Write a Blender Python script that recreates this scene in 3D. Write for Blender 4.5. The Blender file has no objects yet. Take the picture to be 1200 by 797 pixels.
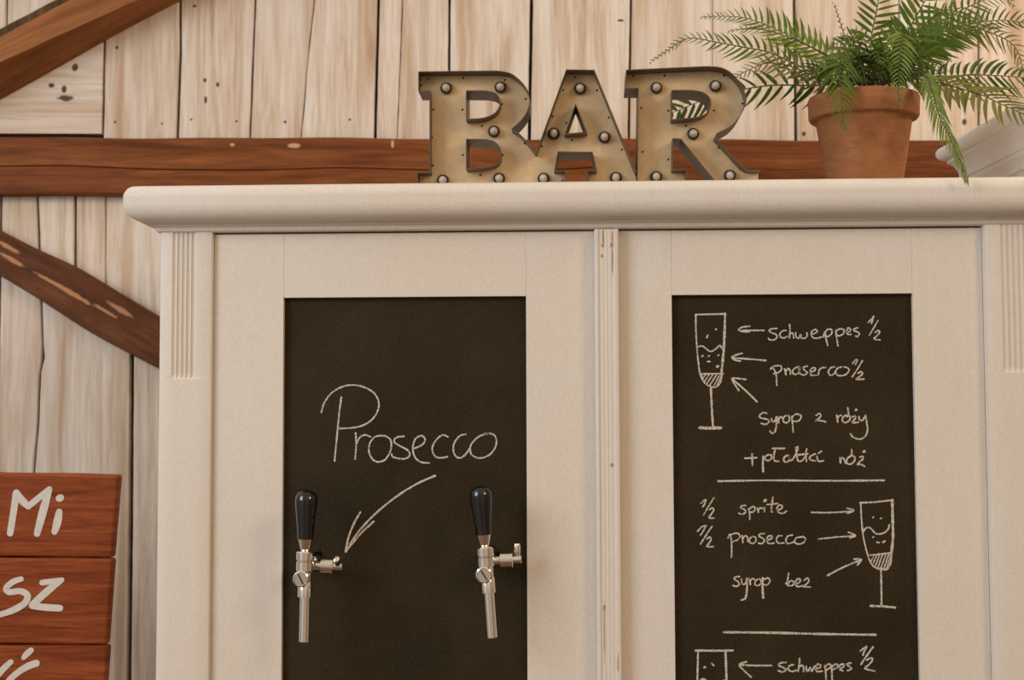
import bpy, math, random
from mathutils import Vector, Matrix, geometry
random.seed(7)
SC = bpy.context.scene
COL = SC.collection
PI = math.pi

# ------------------------------------------------------------------ camera
FPX, CX, CY = 1667.0, 600.0, 398.5
YAW, PIT, ROL = math.radians(-2.452), math.radians(3.380), math.radians(-0.189)
CAM = Vector((0.0, -2.25, 1.55))
FW = Vector((math.sin(YAW)*math.cos(PIT), math.cos(YAW)*math.cos(PIT), math.sin(PIT)))
R0 = Vector((math.cos(YAW), -math.sin(YAW), 0)); U0 = R0.cross(FW)
RT = R0*math.cos(ROL) + U0*math.sin(ROL); UP = U0*math.cos(ROL) - R0*math.sin(ROL)
cd = bpy.data.cameras.new('camera'); cam = bpy.data.objects.new('camera', cd); COL.objects.link(cam)
M3 = Matrix((RT, UP, -FW)).transposed()
cam.matrix_world = Matrix.Translation(CAM) @ M3.to_4x4()
cd.sensor_width = 36.0; cd.lens = FPX*36.0/1200.0; cd.clip_start = 0.05
cd.dof.use_dof = True; cd.dof.focus_distance = 2.2; cd.dof.aperture_fstop = 5.0
SC.camera = cam

# ------------------------------------------------------------------ light, exposure
SC.view_settings.view_transform = 'Standard'; SC.view_settings.look = 'None'
SC.view_settings.exposure = -0.17; SC.view_settings.gamma = 1.0
SC.view_settings.use_curve_mapping = False
wd = bpy.data.worlds.new('barn_light'); SC.world = wd; wd.use_nodes = True
nt = wd.node_tree; nt.nodes.clear()
wo = nt.nodes.new('ShaderNodeOutputWorld'); wb = nt.nodes.new('ShaderNodeBackground')
tc = nt.nodes.new('ShaderNodeTexCoord'); sx = nt.nodes.new('ShaderNodeSeparateXYZ')
rp = nt.nodes.new('ShaderNodeValToRGB'); mr = nt.nodes.new('ShaderNodeMapRange')
mr.inputs[1].default_value = -1; mr.inputs[2].default_value = 1
nt.links.new(tc.outputs['Generated'], sx.inputs[0]); nt.links.new(sx.outputs[2], mr.inputs[0])
nt.links.new(mr.outputs[0], rp.inputs[0]); nt.links.new(rp.outputs[0], wb.inputs[0]); nt.links.new(wb.outputs[0], wo.inputs[0])
rp.color_ramp.elements[0].position = 0.25; rp.color_ramp.elements[0].color = (0.42, 0.34, 0.265, 1)
rp.color_ramp.elements[1].position = 0.75; rp.color_ramp.elements[1].color = (1.18, 1.13, 1.06, 1)
# the hall around: bright openings left and right of the viewer, darker timber between them
mx = nt.nodes.new('ShaderNodeMapRange'); mx.inputs[1].default_value = -1; mx.inputs[2].default_value = 1
nt.links.new(sx.outputs[0], mx.inputs[0]); rx = nt.nodes.new('ShaderNodeValToRGB'); nt.links.new(mx.outputs[0], rx.inputs[0])
el = rx.color_ramp.elements
STOPS = [(0.0, (0.60, 0.60, 0.62)), (0.14, (1.20, 1.24, 1.30)), (0.27, (1.1, 1.12, 1.14)), (0.36, (0.74, 0.69, 0.63)), (0.55, (0.86, 0.76, 0.66)), (0.66, (1.05, 0.84, 0.64)), (0.76, (0.95, 0.72, 0.52)), (0.86, (0.42, 0.34, 0.27)), (1.0, (0.6, 0.50, 0.42))]
while len(el) < len(STOPS): el.new(0.5)
for i_, (p_, c_) in enumerate(STOPS): el[i_].position = p_; el[i_].color = (*c_, 1)
ml = nt.nodes.new('ShaderNodeMix'); ml.data_type = 'RGBA'; ml.blend_type = 'MULTIPLY'; ml.inputs[0].default_value = 1
nt.links.new(rp.outputs[0], ml.inputs[6]); nt.links.new(rx.outputs[0], ml.inputs[7]); nt.links.new(ml.outputs[2], wb.inputs[0])
wb.inputs[1].default_value = 0.80
def area(name, loc, target, size, power, col):
    l = bpy.data.lights.new(name, 'AREA'); l.shape = 'RECTANGLE'; l.size, l.size_y = size; l.energy = power; l.color = col
    o = bpy.data.objects.new(name, l); COL.objects.link(o); o.location = loc
    o.rotation_euler = (Vector(target)-Vector(loc)).to_track_quat('-Z', 'Y').to_euler(); return o
area('window_light', (-3.1, -2.6, 2.9), (0, 0.2, 1.7), (1.8, 1.8), 95, (0.86, 0.93, 1.0))
area('lamp_light', (3.4, -3.2, 3.8), (0.3, 0.2, 1.8), (1.2, 1.2), 72, (1.0, 0.79, 0.55))
area('wall_spot', (2.05, 0.06, 3.10), (0.6, 0.5, 2.1), (0.10, 0.10), 20, (1.0, 0.84, 0.66))

# ------------------------------------------------------------------ projection onto real planes
def ray(px, py):
    return FW + RT*((px-CX)/FPX) - UP*((py-CY)/FPX)
def P(px, py, y=0.0):
    d = ray(px, py); return CAM + d*((y-CAM.y)/d.y)
TH = math.radians(4.0)
WU = Vector((math.cos(TH), math.sin(TH), 0)); WN = Vector((-math.sin(TH), math.cos(TH), 0)); WO = Vector((0, 0.665, 0))
def W(px, py, off=0.0):                       # (s, z) in the wall plane pushed by off
    d = ray(px, py); p0 = WO + WN*off
    q = CAM + d*((p0-CAM).dot(WN)/d.dot(WN)); return ((q-WO).dot(WU), q.z)
def WP(s, z, off=0.0):
    return WO + WU*s + WN*off + Vector((0, 0, z))

# ------------------------------------------------------------------ materials
def node_mat(name):
    m = bpy.data.materials.new(name); m.use_nodes = True
    n = m.node_tree; b = n.nodes['Principled BSDF']; return m, n, b
def N(n, t, **kw):
    x = n.nodes.new(t)
    for k, v in kw.items(): setattr(x, k, v)
    return x
def mapped(n, scale, coord='Object', rot=(0, 0, 0)):
    t = N(n, 'ShaderNodeTexCoord'); mp = N(n, 'ShaderNodeMapping'); mp.inputs['Scale'].default_value = scale; mp.inputs['Rotation'].default_value = rot
    n.links.new(t.outputs[coord], mp.inputs['Vector']); return mp.outputs[0]
def noise(n, vec, sc, det=4, rough=0.55, dist=0.0):
    x = N(n, 'ShaderNodeTexNoise'); x.inputs['Scale'].default_value = sc; x.inputs['Detail'].default_value = det
    x.inputs['Roughness'].default_value = rough; x.inputs['Distortion'].default_value = dist
    n.links.new(vec, x.inputs['Vector']); return x.outputs[0]
def ramp(n, fac, stops):
    x = N(n, 'ShaderNodeValToRGB'); e = x.color_ramp.elements
    while len(e) < len(stops): e.new(0.5)
    for i, (p, c) in enumerate(stops): e[i].position = p; e[i].color = (*c, 1) if len(c) == 3 else c
    n.links.new(fac, x.inputs[0]); return x.outputs[0]
def mix(n, fac, a, b, mode='MIX'):
    x = N(n, 'ShaderNodeMix', data_type='RGBA', blend_type=mode)
    for i, v in ((0, fac), (6, a), (7, b)):
        if hasattr(v, 'links'): n.links.new(v, x.inputs[i])
        else: x.inputs[i].default_value = v if i == 0 else (*v, 1)
    return x.outputs[2]
def math_(n, op, a, b=None):
    x = N(n, 'ShaderNodeMath', operation=op)
    for i, v in ((0, a), (1, b)):
        if v is None: continue
        if hasattr(v, 'links'): n.links.new(v, x.inputs[i])
        else: x.inputs[i].default_value = v
    return x.outputs[0]
def bump(n, b, h, strength=0.2, dist=0.002):
    x = N(n, 'ShaderNodeBump'); x.inputs['Strength'].default_value = strength; x.inputs['Distance'].default_value = dist
    n.links.new(h, x.inputs['Height']); n.links.new(x.outputs[0], b.inputs['Normal'])
def spots(n, vec, lst, wob=0.35, wsc=90):
    """mask of stains at (a, b, ra, rb) in the first two axes of vec"""
    tot = None; nz = noise(n, vec, wsc, 3); nz = math_(n, 'MULTIPLY', math_(n, 'SUBTRACT', nz, 0.5), wob*2)
    for (a, b_, ra, rb) in lst:
        mp = N(n, 'ShaderNodeMapping', vector_type='POINT')
        mp.inputs['Scale'].default_value = (1/ra, 1/rb, 0); mp.inputs['Location'].default_value = (-a/ra, -b_/rb, 0)
        n.links.new(vec, mp.inputs['Vector']); ln = N(n, 'ShaderNodeVectorMath', operation='LENGTH'); n.links.new(mp.outputs[0], ln.inputs[0])
        d = math_(n, 'ADD', ln.outputs['Value'], nz)
        mrn = N(n, 'ShaderNodeMapRange'); mrn.inputs[1].default_value = 1.1; mrn.inputs[2].default_value = 0.7; n.links.new(d, mrn.inputs[0])
        tot = mrn.outputs[0] if tot is None else math_(n, 'MAXIMUM', tot, mrn.outputs[0])
    return tot
def xz(n):                                     # object coordinates with z in the second axis
    t = N(n, 'ShaderNodeTexCoord'); s = N(n, 'ShaderNodeSeparateXYZ'); c = N(n, 'ShaderNodeCombineXYZ')
    n.links.new(t.outputs['Object'], s.inputs[0]); n.links.new(s.outputs[0], c.inputs[0]); n.links.new(s.outputs[2], c.inputs[1]); return c.outputs[0]

def paint(name, col, warm, stains=None):
    m, n, b = node_mat(name)
    v = mapped(n, (14, 14, 1.6)); f = noise(n, v, 6, 5, 0.6); big = noise(n, mapped(n, (1, 1, 1)), 2.2, 3)
    c = mix(n, ramp(n, big, [(0.42, (0, 0, 0)), (0.72, (1, 1, 1))]), col, warm)
    c = mix(n, ramp(n, f, [(0.3, (0.25,)*3), (0.75, (0,)*3)]), c, tuple(x*0.86 for x in warm))
    fine = noise(n, mapped(n, (1, 1, 1)), 260, 2)
    c = mix(n, 0.10, c, ramp(n, fine, [(0.3, (0.3, 0.25, 0.2)), (0.7, (0.95, 0.9, 0.85))]))
    if stains:
        c = mix(n, math_(n, 'MULTIPLY', spots(n, xz(n), stains, 0.5, 160), 0.85), c, (0.36, 0.19, 0.085))
    n.links.new(c, b.inputs['Base Color']); b.inputs['Roughness'].default_value = 0.5; b.inputs['Specular IOR Level'].default_value = 0.25
    bump(n, b, f, 0.10, 0.001); return m
PAINT = paint('white_paint', (0.715, 0.65, 0.578), (0.70, 0.605, 0.50))
def wood(name, dark, mid, light, along=1.0, across=16.0, rough=0.6, kn=None, kcol=(0.035, 0.016, 0.007), knw=0.3, perisle=0.2, wash=None, sc=9):
    """UV: u across the grain, v along it, in metres"""
    m, n, b = node_mat(name)
    uv = N(n, 'ShaderNodeUVMap'); uv.uv_map = 'UVMap'
    g = N(n, 'ShaderNodeNewGeometry')
    mul = N(n, 'ShaderNodeVectorMath', operation='SCALE'); mul.inputs[0].default_value = (7.3, 3.1, 5.7); n.links.new(g.outputs['Random Per Island'], mul.inputs['Scale'])
    mp = N(n, 'ShaderNodeMapping'); mp.inputs['Scale'].default_value = (across, along, 1); n.links.new(uv.outputs[0], mp.inputs[0])
    ad = N(n, 'ShaderNodeVectorMath', operation='ADD'); n.links.new(mp.outputs[0], ad.inputs[0]); n.links.new(mul.outputs[0], ad.inputs[1])
    f1 = noise(n, ad.outputs[0], sc/4, 6, 0.62, 0.6); f2 = noise(n, ad.outputs[0], sc, 4, 0.7, 0.2)
    c = ramp(n, f1, [(0.30, dark), (0.5, mid), (0.70, light)])
    c = mix(n, ramp(n, f2, [(0.34, (0.55,)*3), (0.58, (0,)*3)]), c, dark)
    if wash:
        pn = noise(n, ad.outputs[0], 1.1, 5, 0.6, 1.0)
        c = mix(n, ramp(n, pn, [(0.45, (0,)*3), (0.66, (0.55,)*3)]), c, wash)
    ir = math_(n, 'MULTIPLY', g.outputs['Random Per Island'], perisle)
    c = mix(n, ir, c, dark)
    if kn:
        c = mix(n, math_(n, 'MULTIPLY', spots(n, uv.outputs[0], kn, knw, 70), 0.9), c, kcol)
    n.links.new(c, b.inputs['Base Color']); b.inputs['Roughness'].default_value = rough; b.inputs['Specular IOR Level'].default_value = 0.12
    bump(n, b, f2, 0.25, 0.002); return m
def plain(name, col, rough=0.5, metal=0.0, **kw):
    m, n, b = node_mat(name); b.inputs['Roughness'].default_value = rough; b.inputs['Metallic'].default_value = metal
    f = noise(n, mapped(n, (1, 1, 1)), kw.get('nsc', 60), 4, 0.6)
    c = mix(n, ramp(n, f, [(0.3, (0,)*3), (0.7, (1,)*3)]), tuple(x*kw.get('lo', 0.88) for x in col), col)
    n.links.new(c, b.inputs['Base Color'])
    if kw.get('coat'): b.inputs['Coat Weight'].default_value = kw['coat']
    if kw.get('bump'): bump(n, b, f, kw['bump'], 0.001)
    return m

# ------------------------------------------------------------------ mesh helpers
def mesh_obj(name, V, F, mat, parent=None, org=None, uv=None, smooth=None, bevel=0, segs=2, mats=None, fm=None):
    o3 = Vector(org) if org is not None else Vector((0, 0, 0))
    me = bpy.data.meshes.new(name)
    me.from_pydata([tuple(Vector(v)-o3) for v in V], [], F)
    me.materials.append(mat)
    if mats:
        for x in mats: me.materials.append(x)
        for p, k in zip(me.polygons, fm): p.material_index = k
    if uv:
        L = me.uv_layers.new(name='UVMap')
        for lp in me.loops: L.data[lp.index].uv = uv[lp.vertex_index]
    me.validate(); me.update()
    import bmesh
    bm = bmesh.new(); bm.from_mesh(me); bmesh.ops.recalc_face_normals(bm, faces=bm.faces); bm.to_mesh(me); bm.free()
    if smooth is not None:
        me.shade_smooth()
        if smooth: me.set_sharp_from_angle(angle=math.radians(smooth))
    o = bpy.data.objects.new(name, me); COL.objects.link(o)
    if parent is not None: o.parent = parent
    elif org is not None: o.location = o3
    if bevel:
        md = o.modifiers.new('bevel', 'BEVEL'); md.width = bevel; md.segments = segs; md.limit_method = 'ANGLE'
    return o
def tag(o, label, cat, group=None, kind=None):
    if label: o['label'] = label
    if cat: o['category'] = cat
    if group: o['group'] = group
    if kind: o['kind'] = kind
    return o
def thing(name, loc, label, cat, group=None):
    o = bpy.data.objects.new(name, None); COL.objects.link(o); o.location = loc; o.empty_display_size = 0.05
    return tag(o, label, cat, group)
class MB:
    def __init__(s): s.V = []; s.F = []; s.U = []
    def add(s, V, F, U=None):
        k = len(s.V); s.V += [Vector(v) for v in V]; s.F += [tuple(i+k for i in f) for f in F]
        s.U += U if U else [(v[0], v[2]) for v in s.V[k:]]; return s
    def box(s, a, b):
        (x0, y0, z0), (x1, y1, z1) = a, b
        V = [(x, y, z) for x in (x0, x1) for y in (y0, y1) for z in (z0, z1)]
        return s.add(V, [(0, 1, 3, 2), (4, 6, 7, 5), (0, 4, 5, 1), (2, 3, 7, 6), (0, 2, 6, 4), (1, 5, 7, 3)])
    def lathe(s, prof, org=(0, 0, 0), axis=(0, 0, 1), seg=24, cap=True):
        ax = Vector(axis).normalized(); q = Vector((0, 0, 1)).rotation_difference(ax); V = []; F = []
        for r, h in prof:
            for i in range(seg):
                a = 2*PI*i/seg; V.append(Vector(org) + q @ Vector((r*math.cos(a), r*math.sin(a), h)))
        for k in range(len(prof)-1):
            for i in range(seg):
                j = (i+1) % seg; F.append((k*seg+i, k*seg+j, (k+1)*seg+j, (k+1)*seg+i))
        if cap:
            F.append(tuple(range(seg))[::-1]); F.append(tuple((len(prof)-1)*seg+i for i in range(seg)))
        return s.add(V, F)
    def tube(s, pts, rad, seg=8):
        pts = [Vector(p) for p in pts]; n = len(pts); V = []; F = []
        for i, p in enumerate(pts):
            t = (pts[min(i+1, n-1)]-pts[max(i-1, 0)]).normalized()
            u = t.cross(Vector((0, 1, 0)))
            if u.length < 1e-4: u = t.cross(Vector((1, 0, 0)))
            u.normalize(); w = t.cross(u); r = rad[i] if isinstance(rad, (list, tuple)) else rad
            for k in range(seg):
                a = 2*PI*k/seg; V.append(p + u*(r*math.cos(a)) + w*(r*math.sin(a)))
        for i in range(n-1):
            for k in range(seg):
                j = (k+1) % seg; F.append((i*seg+k, i*seg+j, (i+1)*seg+j, (i+1)*seg+k))
        F.append(tuple(range(seg))[::-1]); F.append(tuple((n-1)*seg+k for k in range(seg)))
        return s.add(V, F)
    def sphere(s, c, r, nu=16, nv=10, sc=(1, 1, 1)):
        c = Vector(c); V = [c+Vector((0, 0, r*sc[2]))]; F = []
        for j in range(1, nv):
            t = PI*j/nv
            for i in range(nu):
                a = 2*PI*i/nu; V.append(c+Vector((r*sc[0]*math.sin(t)*math.cos(a), r*sc[1]*math.sin(t)*math.sin(a), r*sc[2]*math.cos(t))))
        V.append(c-Vector((0, 0, r*sc[2]))); e = len(V)-1
        for i in range(nu):
            k = (i+1) % nu; F.append((0, 1+i, 1+k)); F.append((e, e-nu+k, e-nu+i))
            for j in range(nv-2): F.append((1+j*nu+i, 1+(j+1)*nu+i, 1+(j+1)*nu+k, 1+j*nu+k))
        return s.add(V, F)
    def torus(s, c, R, r, axis=(0, 1, 0), nu=24, nv=8):
        q = Vector((0, 0, 1)).rotation_difference(Vector(axis).normalized()); V = []; F = []
        for i in range(nu):
            a = 2*PI*i/nu
            for j in range(nv):
                b = 2*PI*j/nv; V.append(Vector(c)+q @ Vector(((R+r*math.cos(b))*math.cos(a), (R+r*math.cos(b))*math.sin(a), r*math.sin(b))))
        for i in range(nu):
            for j in range(nv):
                F.append((i*nv+j, ((i+1) % nu)*nv+j, ((i+1) % nu)*nv+(j+1) % nv, i*nv+(j+1) % nv))
        return s.add(V, F)
    def obj(s, name, mat, parent=None, org=None, **kw):
        return mesh_obj(name, s.V, s.F, mat, parent, org, uv=kw.pop('uv', s.U), **kw)
def smooth_line(pts, n=6):
    if len(pts) < 3: 
        a, b = pts; return [tuple(a[k]+(b[k]-a[k])*i/4 for k in range(len(a))) for i in range(5)]
    q = [pts[0]]+list(pts)+[pts[-1]]; out = []
    for i in range(1, len(q)-2):
        for j in range(n):
            t = j/n; r = []
            for k in range(len(pts[0])):
                a, b, c, d = q[i-1][k], q[i][k], q[i+1][k], q[i+2][k]
                r.append(0.5*(2*b+(c-a)*t+(2*a-5*b+4*c-d)*t*t+(3*b-a-3*c+d)*t**3))
            out.append(tuple(r))
    out.append(tuple(pts[-1])); return out
def ribbon(mb, pts, w, y, thick=0.0006, smooth=True, wob=0.0):
    """a flat brush or chalk stroke on the plane y; pts are (x, z) or (x, z, width)"""
    L = smooth_line(pts) if smooth else [p for p in pts]
    n = len(L); V = []; F = []; C = []
    ws = [(p[2] if len(p) > 2 else w)*(1+wob*random.uniform(-1, 1)) for p in L]
    T = []
    for i in range(n):
        a, b = L[max(i-1, 0)], L[min(i+1, n-1)]; dx, dz = b[0]-a[0], b[1]-a[1]; l = math.hypot(dx, dz) or 1e-9; T.append((dx/l, dz/l))
    left, right = [], []
    for i in range(n):
        h = ws[i]/2; left.append((L[i][0]-T[i][1]*h, L[i][1]+T[i][0]*h)); right.append((L[i][0]+T[i][1]*h, L[i][1]-T[i][0]*h))
    def cap(i, sgn):
        h = ws[i]/2; a0 = math.atan2(T[i][1], T[i][0]); out = []
        for k in range(1, 6):
            a = a0 + (PI/2-PI*k/6 if sgn > 0 else -PI/2-PI*k/6); out.append((L[i][0]+h*math.cos(a), L[i][1]+h*math.sin(a)))
        return out
    ec = cap(n-1, 1); sc_ = cap(0, -1)
    allp = left+right+ec+sc_; m = len(allp)
    V = [(x, y-thick, z) for x, z in allp]+[(x, y+0.0003, z) for x, z in allp]
    for i in range(n-1): F.append((i, i+1, n+i+1, n+i))
    e0 = 2*n; F.append((n-1, *range(e0, e0+5), 2*n-1)); s0 = 2*n+5; F.append((n, *range(s0, s0+5), 0))
    ring = list(range(n))+list(range(e0, e0+5))+list(range(2*n-1, n-1, -1))+list(range(s0, s0+5))
    for i in range(len(ring)):
        a, b = ring[i], ring[(i+1) % len(ring)]; F.append((a, b, b+m, a+m))
    mb.add(V, F)

# ================================================================== THE WALL
def poly_at(line, z):
    if z <= line[0][1]: return line[0][0]
    if z >= line[-1][1]: return line[-1][0]
    for (s0, z0), (s1, z1) in zip(line, line[1:]):
        if z0 <= z <= z1: return s0+(s1-s0)*(z-z0)/(z1-z0)
def wl(pts): return sorted([W(*p) for p in pts], key=lambda q: q[1])
zb0, zb1 = W(20, 194)[1], W(1000, 185)[1]
ZB = (W(300, 200)[1])
upper = [([(8, 0), (8, 30)], .004), ([(122.5, 50), (120.5, 160)], .005), ([(211, 0), (211.5, 60), (208, 160)], .005), ([(299.5, 0), (296, 80), (293, 160)], .004),
         ([(369, 0), (363, 48), (360, 78), (357, 120), (352.5, 160)], .0022), ([(443.8, 0), (439.5, 160)], .006), ([(472, 0), (469, 80), (465.5, 160)], .0018),
         ([(527, 0), (525.5, 160)], .005), ([(623, 0), (620.4, 160)], .007), ([(739.5, 0), (737, 160)], .005), ([(835, 0), (835, 160)], .0016),
         ([(931, 0), (933, 163)], .007), ([(1054, 0), (1052, 163)], .003), ([(1147, 0), (1147, 163)], .004)]
lower = [([(44, 228), (46, 290), (49, 355), (50, 400), (52.7, 416), (47.7, 428), (44.7, 500), (40, 552), (38, 797)], .005), ([(88.5, 228), (88, 330)], .006), ([(154.8, 421), (153.6, 600), (151.5, 797)], .008)]
lower[1] = ([(88.5, 228), (88, 330)], .006)
wall = MB(); 
def plank(Lf, Rf, z0, z1, gl, gr, horiz=False, depth=0.022, fwd=0.0):
    nz = max(2, int((z1-z0)/0.03)); V = []; F = []; U = []
    u0 = random.uniform(0, 3); v0 = random.uniform(0, 3)
    jl = random.uniform(-.0012, .0018)-fwd
    for k in range(nz+1):
        z = z0+(z1-z0)*k/nz
        a = Lf(z)+gl/2+random.uniform(-.0004, .0004); b = Rf(z)-gr/2+random.uniform(-.0004, .0004)
        for s, off in ((a, depth), (a, .0015+jl), (a+.002, jl), (b-.002, jl), (b, .0015+jl), (b, depth)):
            V.append(WP(s, z, off)); U.append((z, s) if horiz else (s, z))
    for k in range(nz):
        for j in range(5): F.append((k*6+j, k*6+j+1, k*6+7+j, k*6+6+j))
    F.append(tuple(range(6))); F.append(tuple(nz*6+j for j in range(6))[::-1])
    wall.add(V, F, U)
ZT = 3.2
UL = [(wl(p), g) for p, g in upper]
UL = [([(-1.75, 2), (-1.75, 3)], .005), ([(-1.60, 2), (-1.60, 3)], .005), ([(-1.45, 2), (-1.45, 3)], .005), ([(-1.31, 2), (-1.31, 3)], .005)] + UL
x = UL[-1][0][0][0]
while x < 2.3: x += .16; UL.append(([(x, 2), (x, 3)], .005))
zc = W(60, 40)[1]
for k, ((A, ga), (B, gb)) in enumerate(zip(UL, UL[1:])):
    lo = zc if k in (3, 4) else ZB
    plank(lambda z: poly_at(A, z), lambda z: poly_at(B, z), lo, ZT, ga, gb)
plank(lambda z: -1.31, lambda z: poly_at(UL[5][0], z), W(60, 156.5)[1], zc-.003, .004, .005, True)
LL = [(wl(p), g) for p, g in lower]
br_l = W(88, 320)
LL = [([(-1.75, 0), (-1.75, 2)], .005), ([(-1.60, 0), (-1.60, 2)], .005), ([(-1.45, 0), (-1.45, 2)], .005), ([(-1.31, 0), (-1.31, 2)], .005), ([(W(1, 500)[0], 0), (W(0, 300)[0], 2)], .006)] + LL
def seg_pl(a, b, z0, z1, fwd=0.0): plank(lambda z: poly_at(a[0], z), lambda z: poly_at(b[0], z), z0, z1, a[1], b[1], fwd=fwd)
zm = W(110, 349)[1]; zq = W(150, 386)[1]
seg_pl(LL[0], LL[1], 0, ZB); seg_pl(LL[1], LL[2], 0, ZB); seg_pl(LL[2], LL[3], 0, ZB); seg_pl(LL[3], LL[4], 0, ZB); seg_pl(LL[4], LL[5], 0, ZB)
seg_pl(LL[5], LL[7], 0, zm-.001, .0022)                                    # below the brace one wide plank
c124 = (wl([(124, 228), (124, 350)]), .0018)
seg_pl(LL[5], LL[6], zm+.001, ZB); seg_pl(LL[6], c124, zm+.001, ZB)
e187 = ([(W(205, 400)[0], 0), (W(205, 400)[0], 2)], .005)
seg_pl(c124, e187, zq+.001, ZB); seg_pl(LL[7], e187, 0, zq-.001)
x = e187[0][0][0]; prev = e187
while x < 2.3:
    x += .165; nx = ([(x, 0), (x, 2)], .005); seg_pl(prev, nx, 0, ZB); prev = nx
kn = []
for (px, py, rx, ry, h) in [(77, 115, 10, 4, 1), (60, 100, 4, 3, 1), (88, 79, 4, 5, 1), (75, 104, 3, 5, 1), (137, 56, 2, 2, 0), (135, 143, 1.6, 1.6, 0), (190, 145, 1.6, 1.6, 0), (228, 7, 2, 2, 0), (224, 140, 1.6, 1.6, 0), (277, 142, 1.6, 1.6, 0),
        (334, 143, 2, 2, 0), (410, 140, 1.6, 1.6, 0), (1130, 143, 3, 4, 0), (942, 157, 3, 3, 0), (1082, 110, 1.6, 1.6, 0), (727, 24, 4, 1.6, 0), (700, 150, 1.6, 1.6, 0), (240, 94, 2, 3, 0), (255, 99, 2, 3, 0), (241, 117, 2, 5, 0)]:
    s, z = W(px, py); k = .00176
    kn.append((z, s, ry*k, rx*k) if h else (s, z, rx*k, ry*k))
WALLM = wood('whitewashed_planks', (0.44, 0.295, 0.19), (0.625, 0.515, 0.415), (0.75, 0.68, 0.605), along=1.0, across=17, rough=0.75, kn=kn, perisle=0.16, wash=(0.78, 0.735, 0.68), knw=0.45)
DARKB = plain('dark_gap', (0.05, 0.028, 0.014), 0.9)
bv = [WP(-1.9, 0, .0221), WP(2.5, 0, .0221), WP(2.5, ZT, .0221), WP(-1.9, ZT, .0221), WP(-1.9, 0, .05), WP(2.5, 0, .05), WP(2.5, ZT, .05), WP(-1.9, ZT, .05)]
k0 = len(wall.F); wall.add(bv, [(0, 1, 2, 3), (7, 6, 5, 4), (0, 4, 5, 1), (3, 2, 6, 7), (0, 3, 7, 4), (1, 5, 6, 2)])
wo_ = mesh_obj('wall_back', wall.V, wall.F, WALLM, uv=wall.U, mats=[DARKB], fm=[0]*k0+[1]*6); wo_['kind'] = 'structure'

fl = MB().box((-3, -3.5, -0.05), (3, 0.95, 0.0)).obj('floor', wood('floor_boards', (0.10, 0.06, 0.035), (0.18, 0.11, 0.065), (0.24, 0.15, 0.09), rough=0.5)); fl['kind'] = 'structure'

# ------------------------------------------------------------------ beams on the wall
chips = [(W(px, py)[0], W(px, py)[1], rx*.0017, ry*.0017) for px, py, rx, ry in [(347, 174, 8, 3), (461, 172, 2, 5), (275, 173, 3, 2)]]
BEAM = wood('brown_beam_wood', (0.092, 0.026, 0.0065), (0.19, 0.058, 0.0165), (0.27, 0.094, 0.030), along=16, across=1.3, rough=0.62, perisle=0.0)
BEAMC = wood('chipped_beam_wood', (0.092, 0.026, 0.0065), (0.19, 0.058, 0.0165), (0.27, 0.094, 0.030), along=16, across=1.3, rough=0.62, perisle=0.0, kn=chips, kcol=(0.56, 0.34, 0.19))
GAPSHADE = wood('gap_shade_wood', (0.04, 0.021, 0.010), (0.085, 0.045, 0.022), (0.13, 0.075, 0.038), rough=0.85)  # dark tone paints the shadow gap along the upper brace; reused on the backing board
OFB = -0.03
tops = [W(0, 160, OFB), W(300, 163, OFB), W(700, 164.5, OFB), W(1150, 164, OFB)]
bots = [W(0, 227.5, OFB), W(150, 229.5, OFB)]
mt = (tops[3][1]-tops[0][1])/(tops[3][0]-tops[0][0]); hb = tops[0][1]-bots[0][1]
bm_ = MB(); V = []; F = []; U = []; nS = 120
for i in range(nS+1):
    s = -1.8+4.2*i/nS; zt = tops[0][1]+mt*(s-tops[0][0])+.0012*math.sin(s*9)+.0008*math.sin(s*23); zbm = zt-hb+.0012*math.sin(s*7+1)
    cr = zt-hb*(.53-.03*math.sin(s*3.1)-.02*math.sin(s*11)); g = .0016 if -1.4 < s < 0.1 else .0004
    for z, off in ((zbm, .001), (zbm, OFB+.004), (zbm+.004, OFB), (cr-g, OFB), (cr, OFB+g*3), (cr+g, OFB), (zt-.005, OFB), (zt, OFB+.006), (zt, .001)):
        V.append(WP(s, z, off)); U.append((s, z))
for i in range(nS):
    for j in range(8): F.append((i*9+j, i*9+j+1, i*9+10+j, i*9+9+j))
F.append(tuple(range(9))); F.append(tuple(nS*9+j for j in range(9))[::-1])
hbm = mesh_obj('wooden_beam', V, F, BEAMC, uv=U, smooth=35)
tag(hbm, 'long horizontal brown timber beam across the plank wall behind the sign', 'beam')

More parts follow.
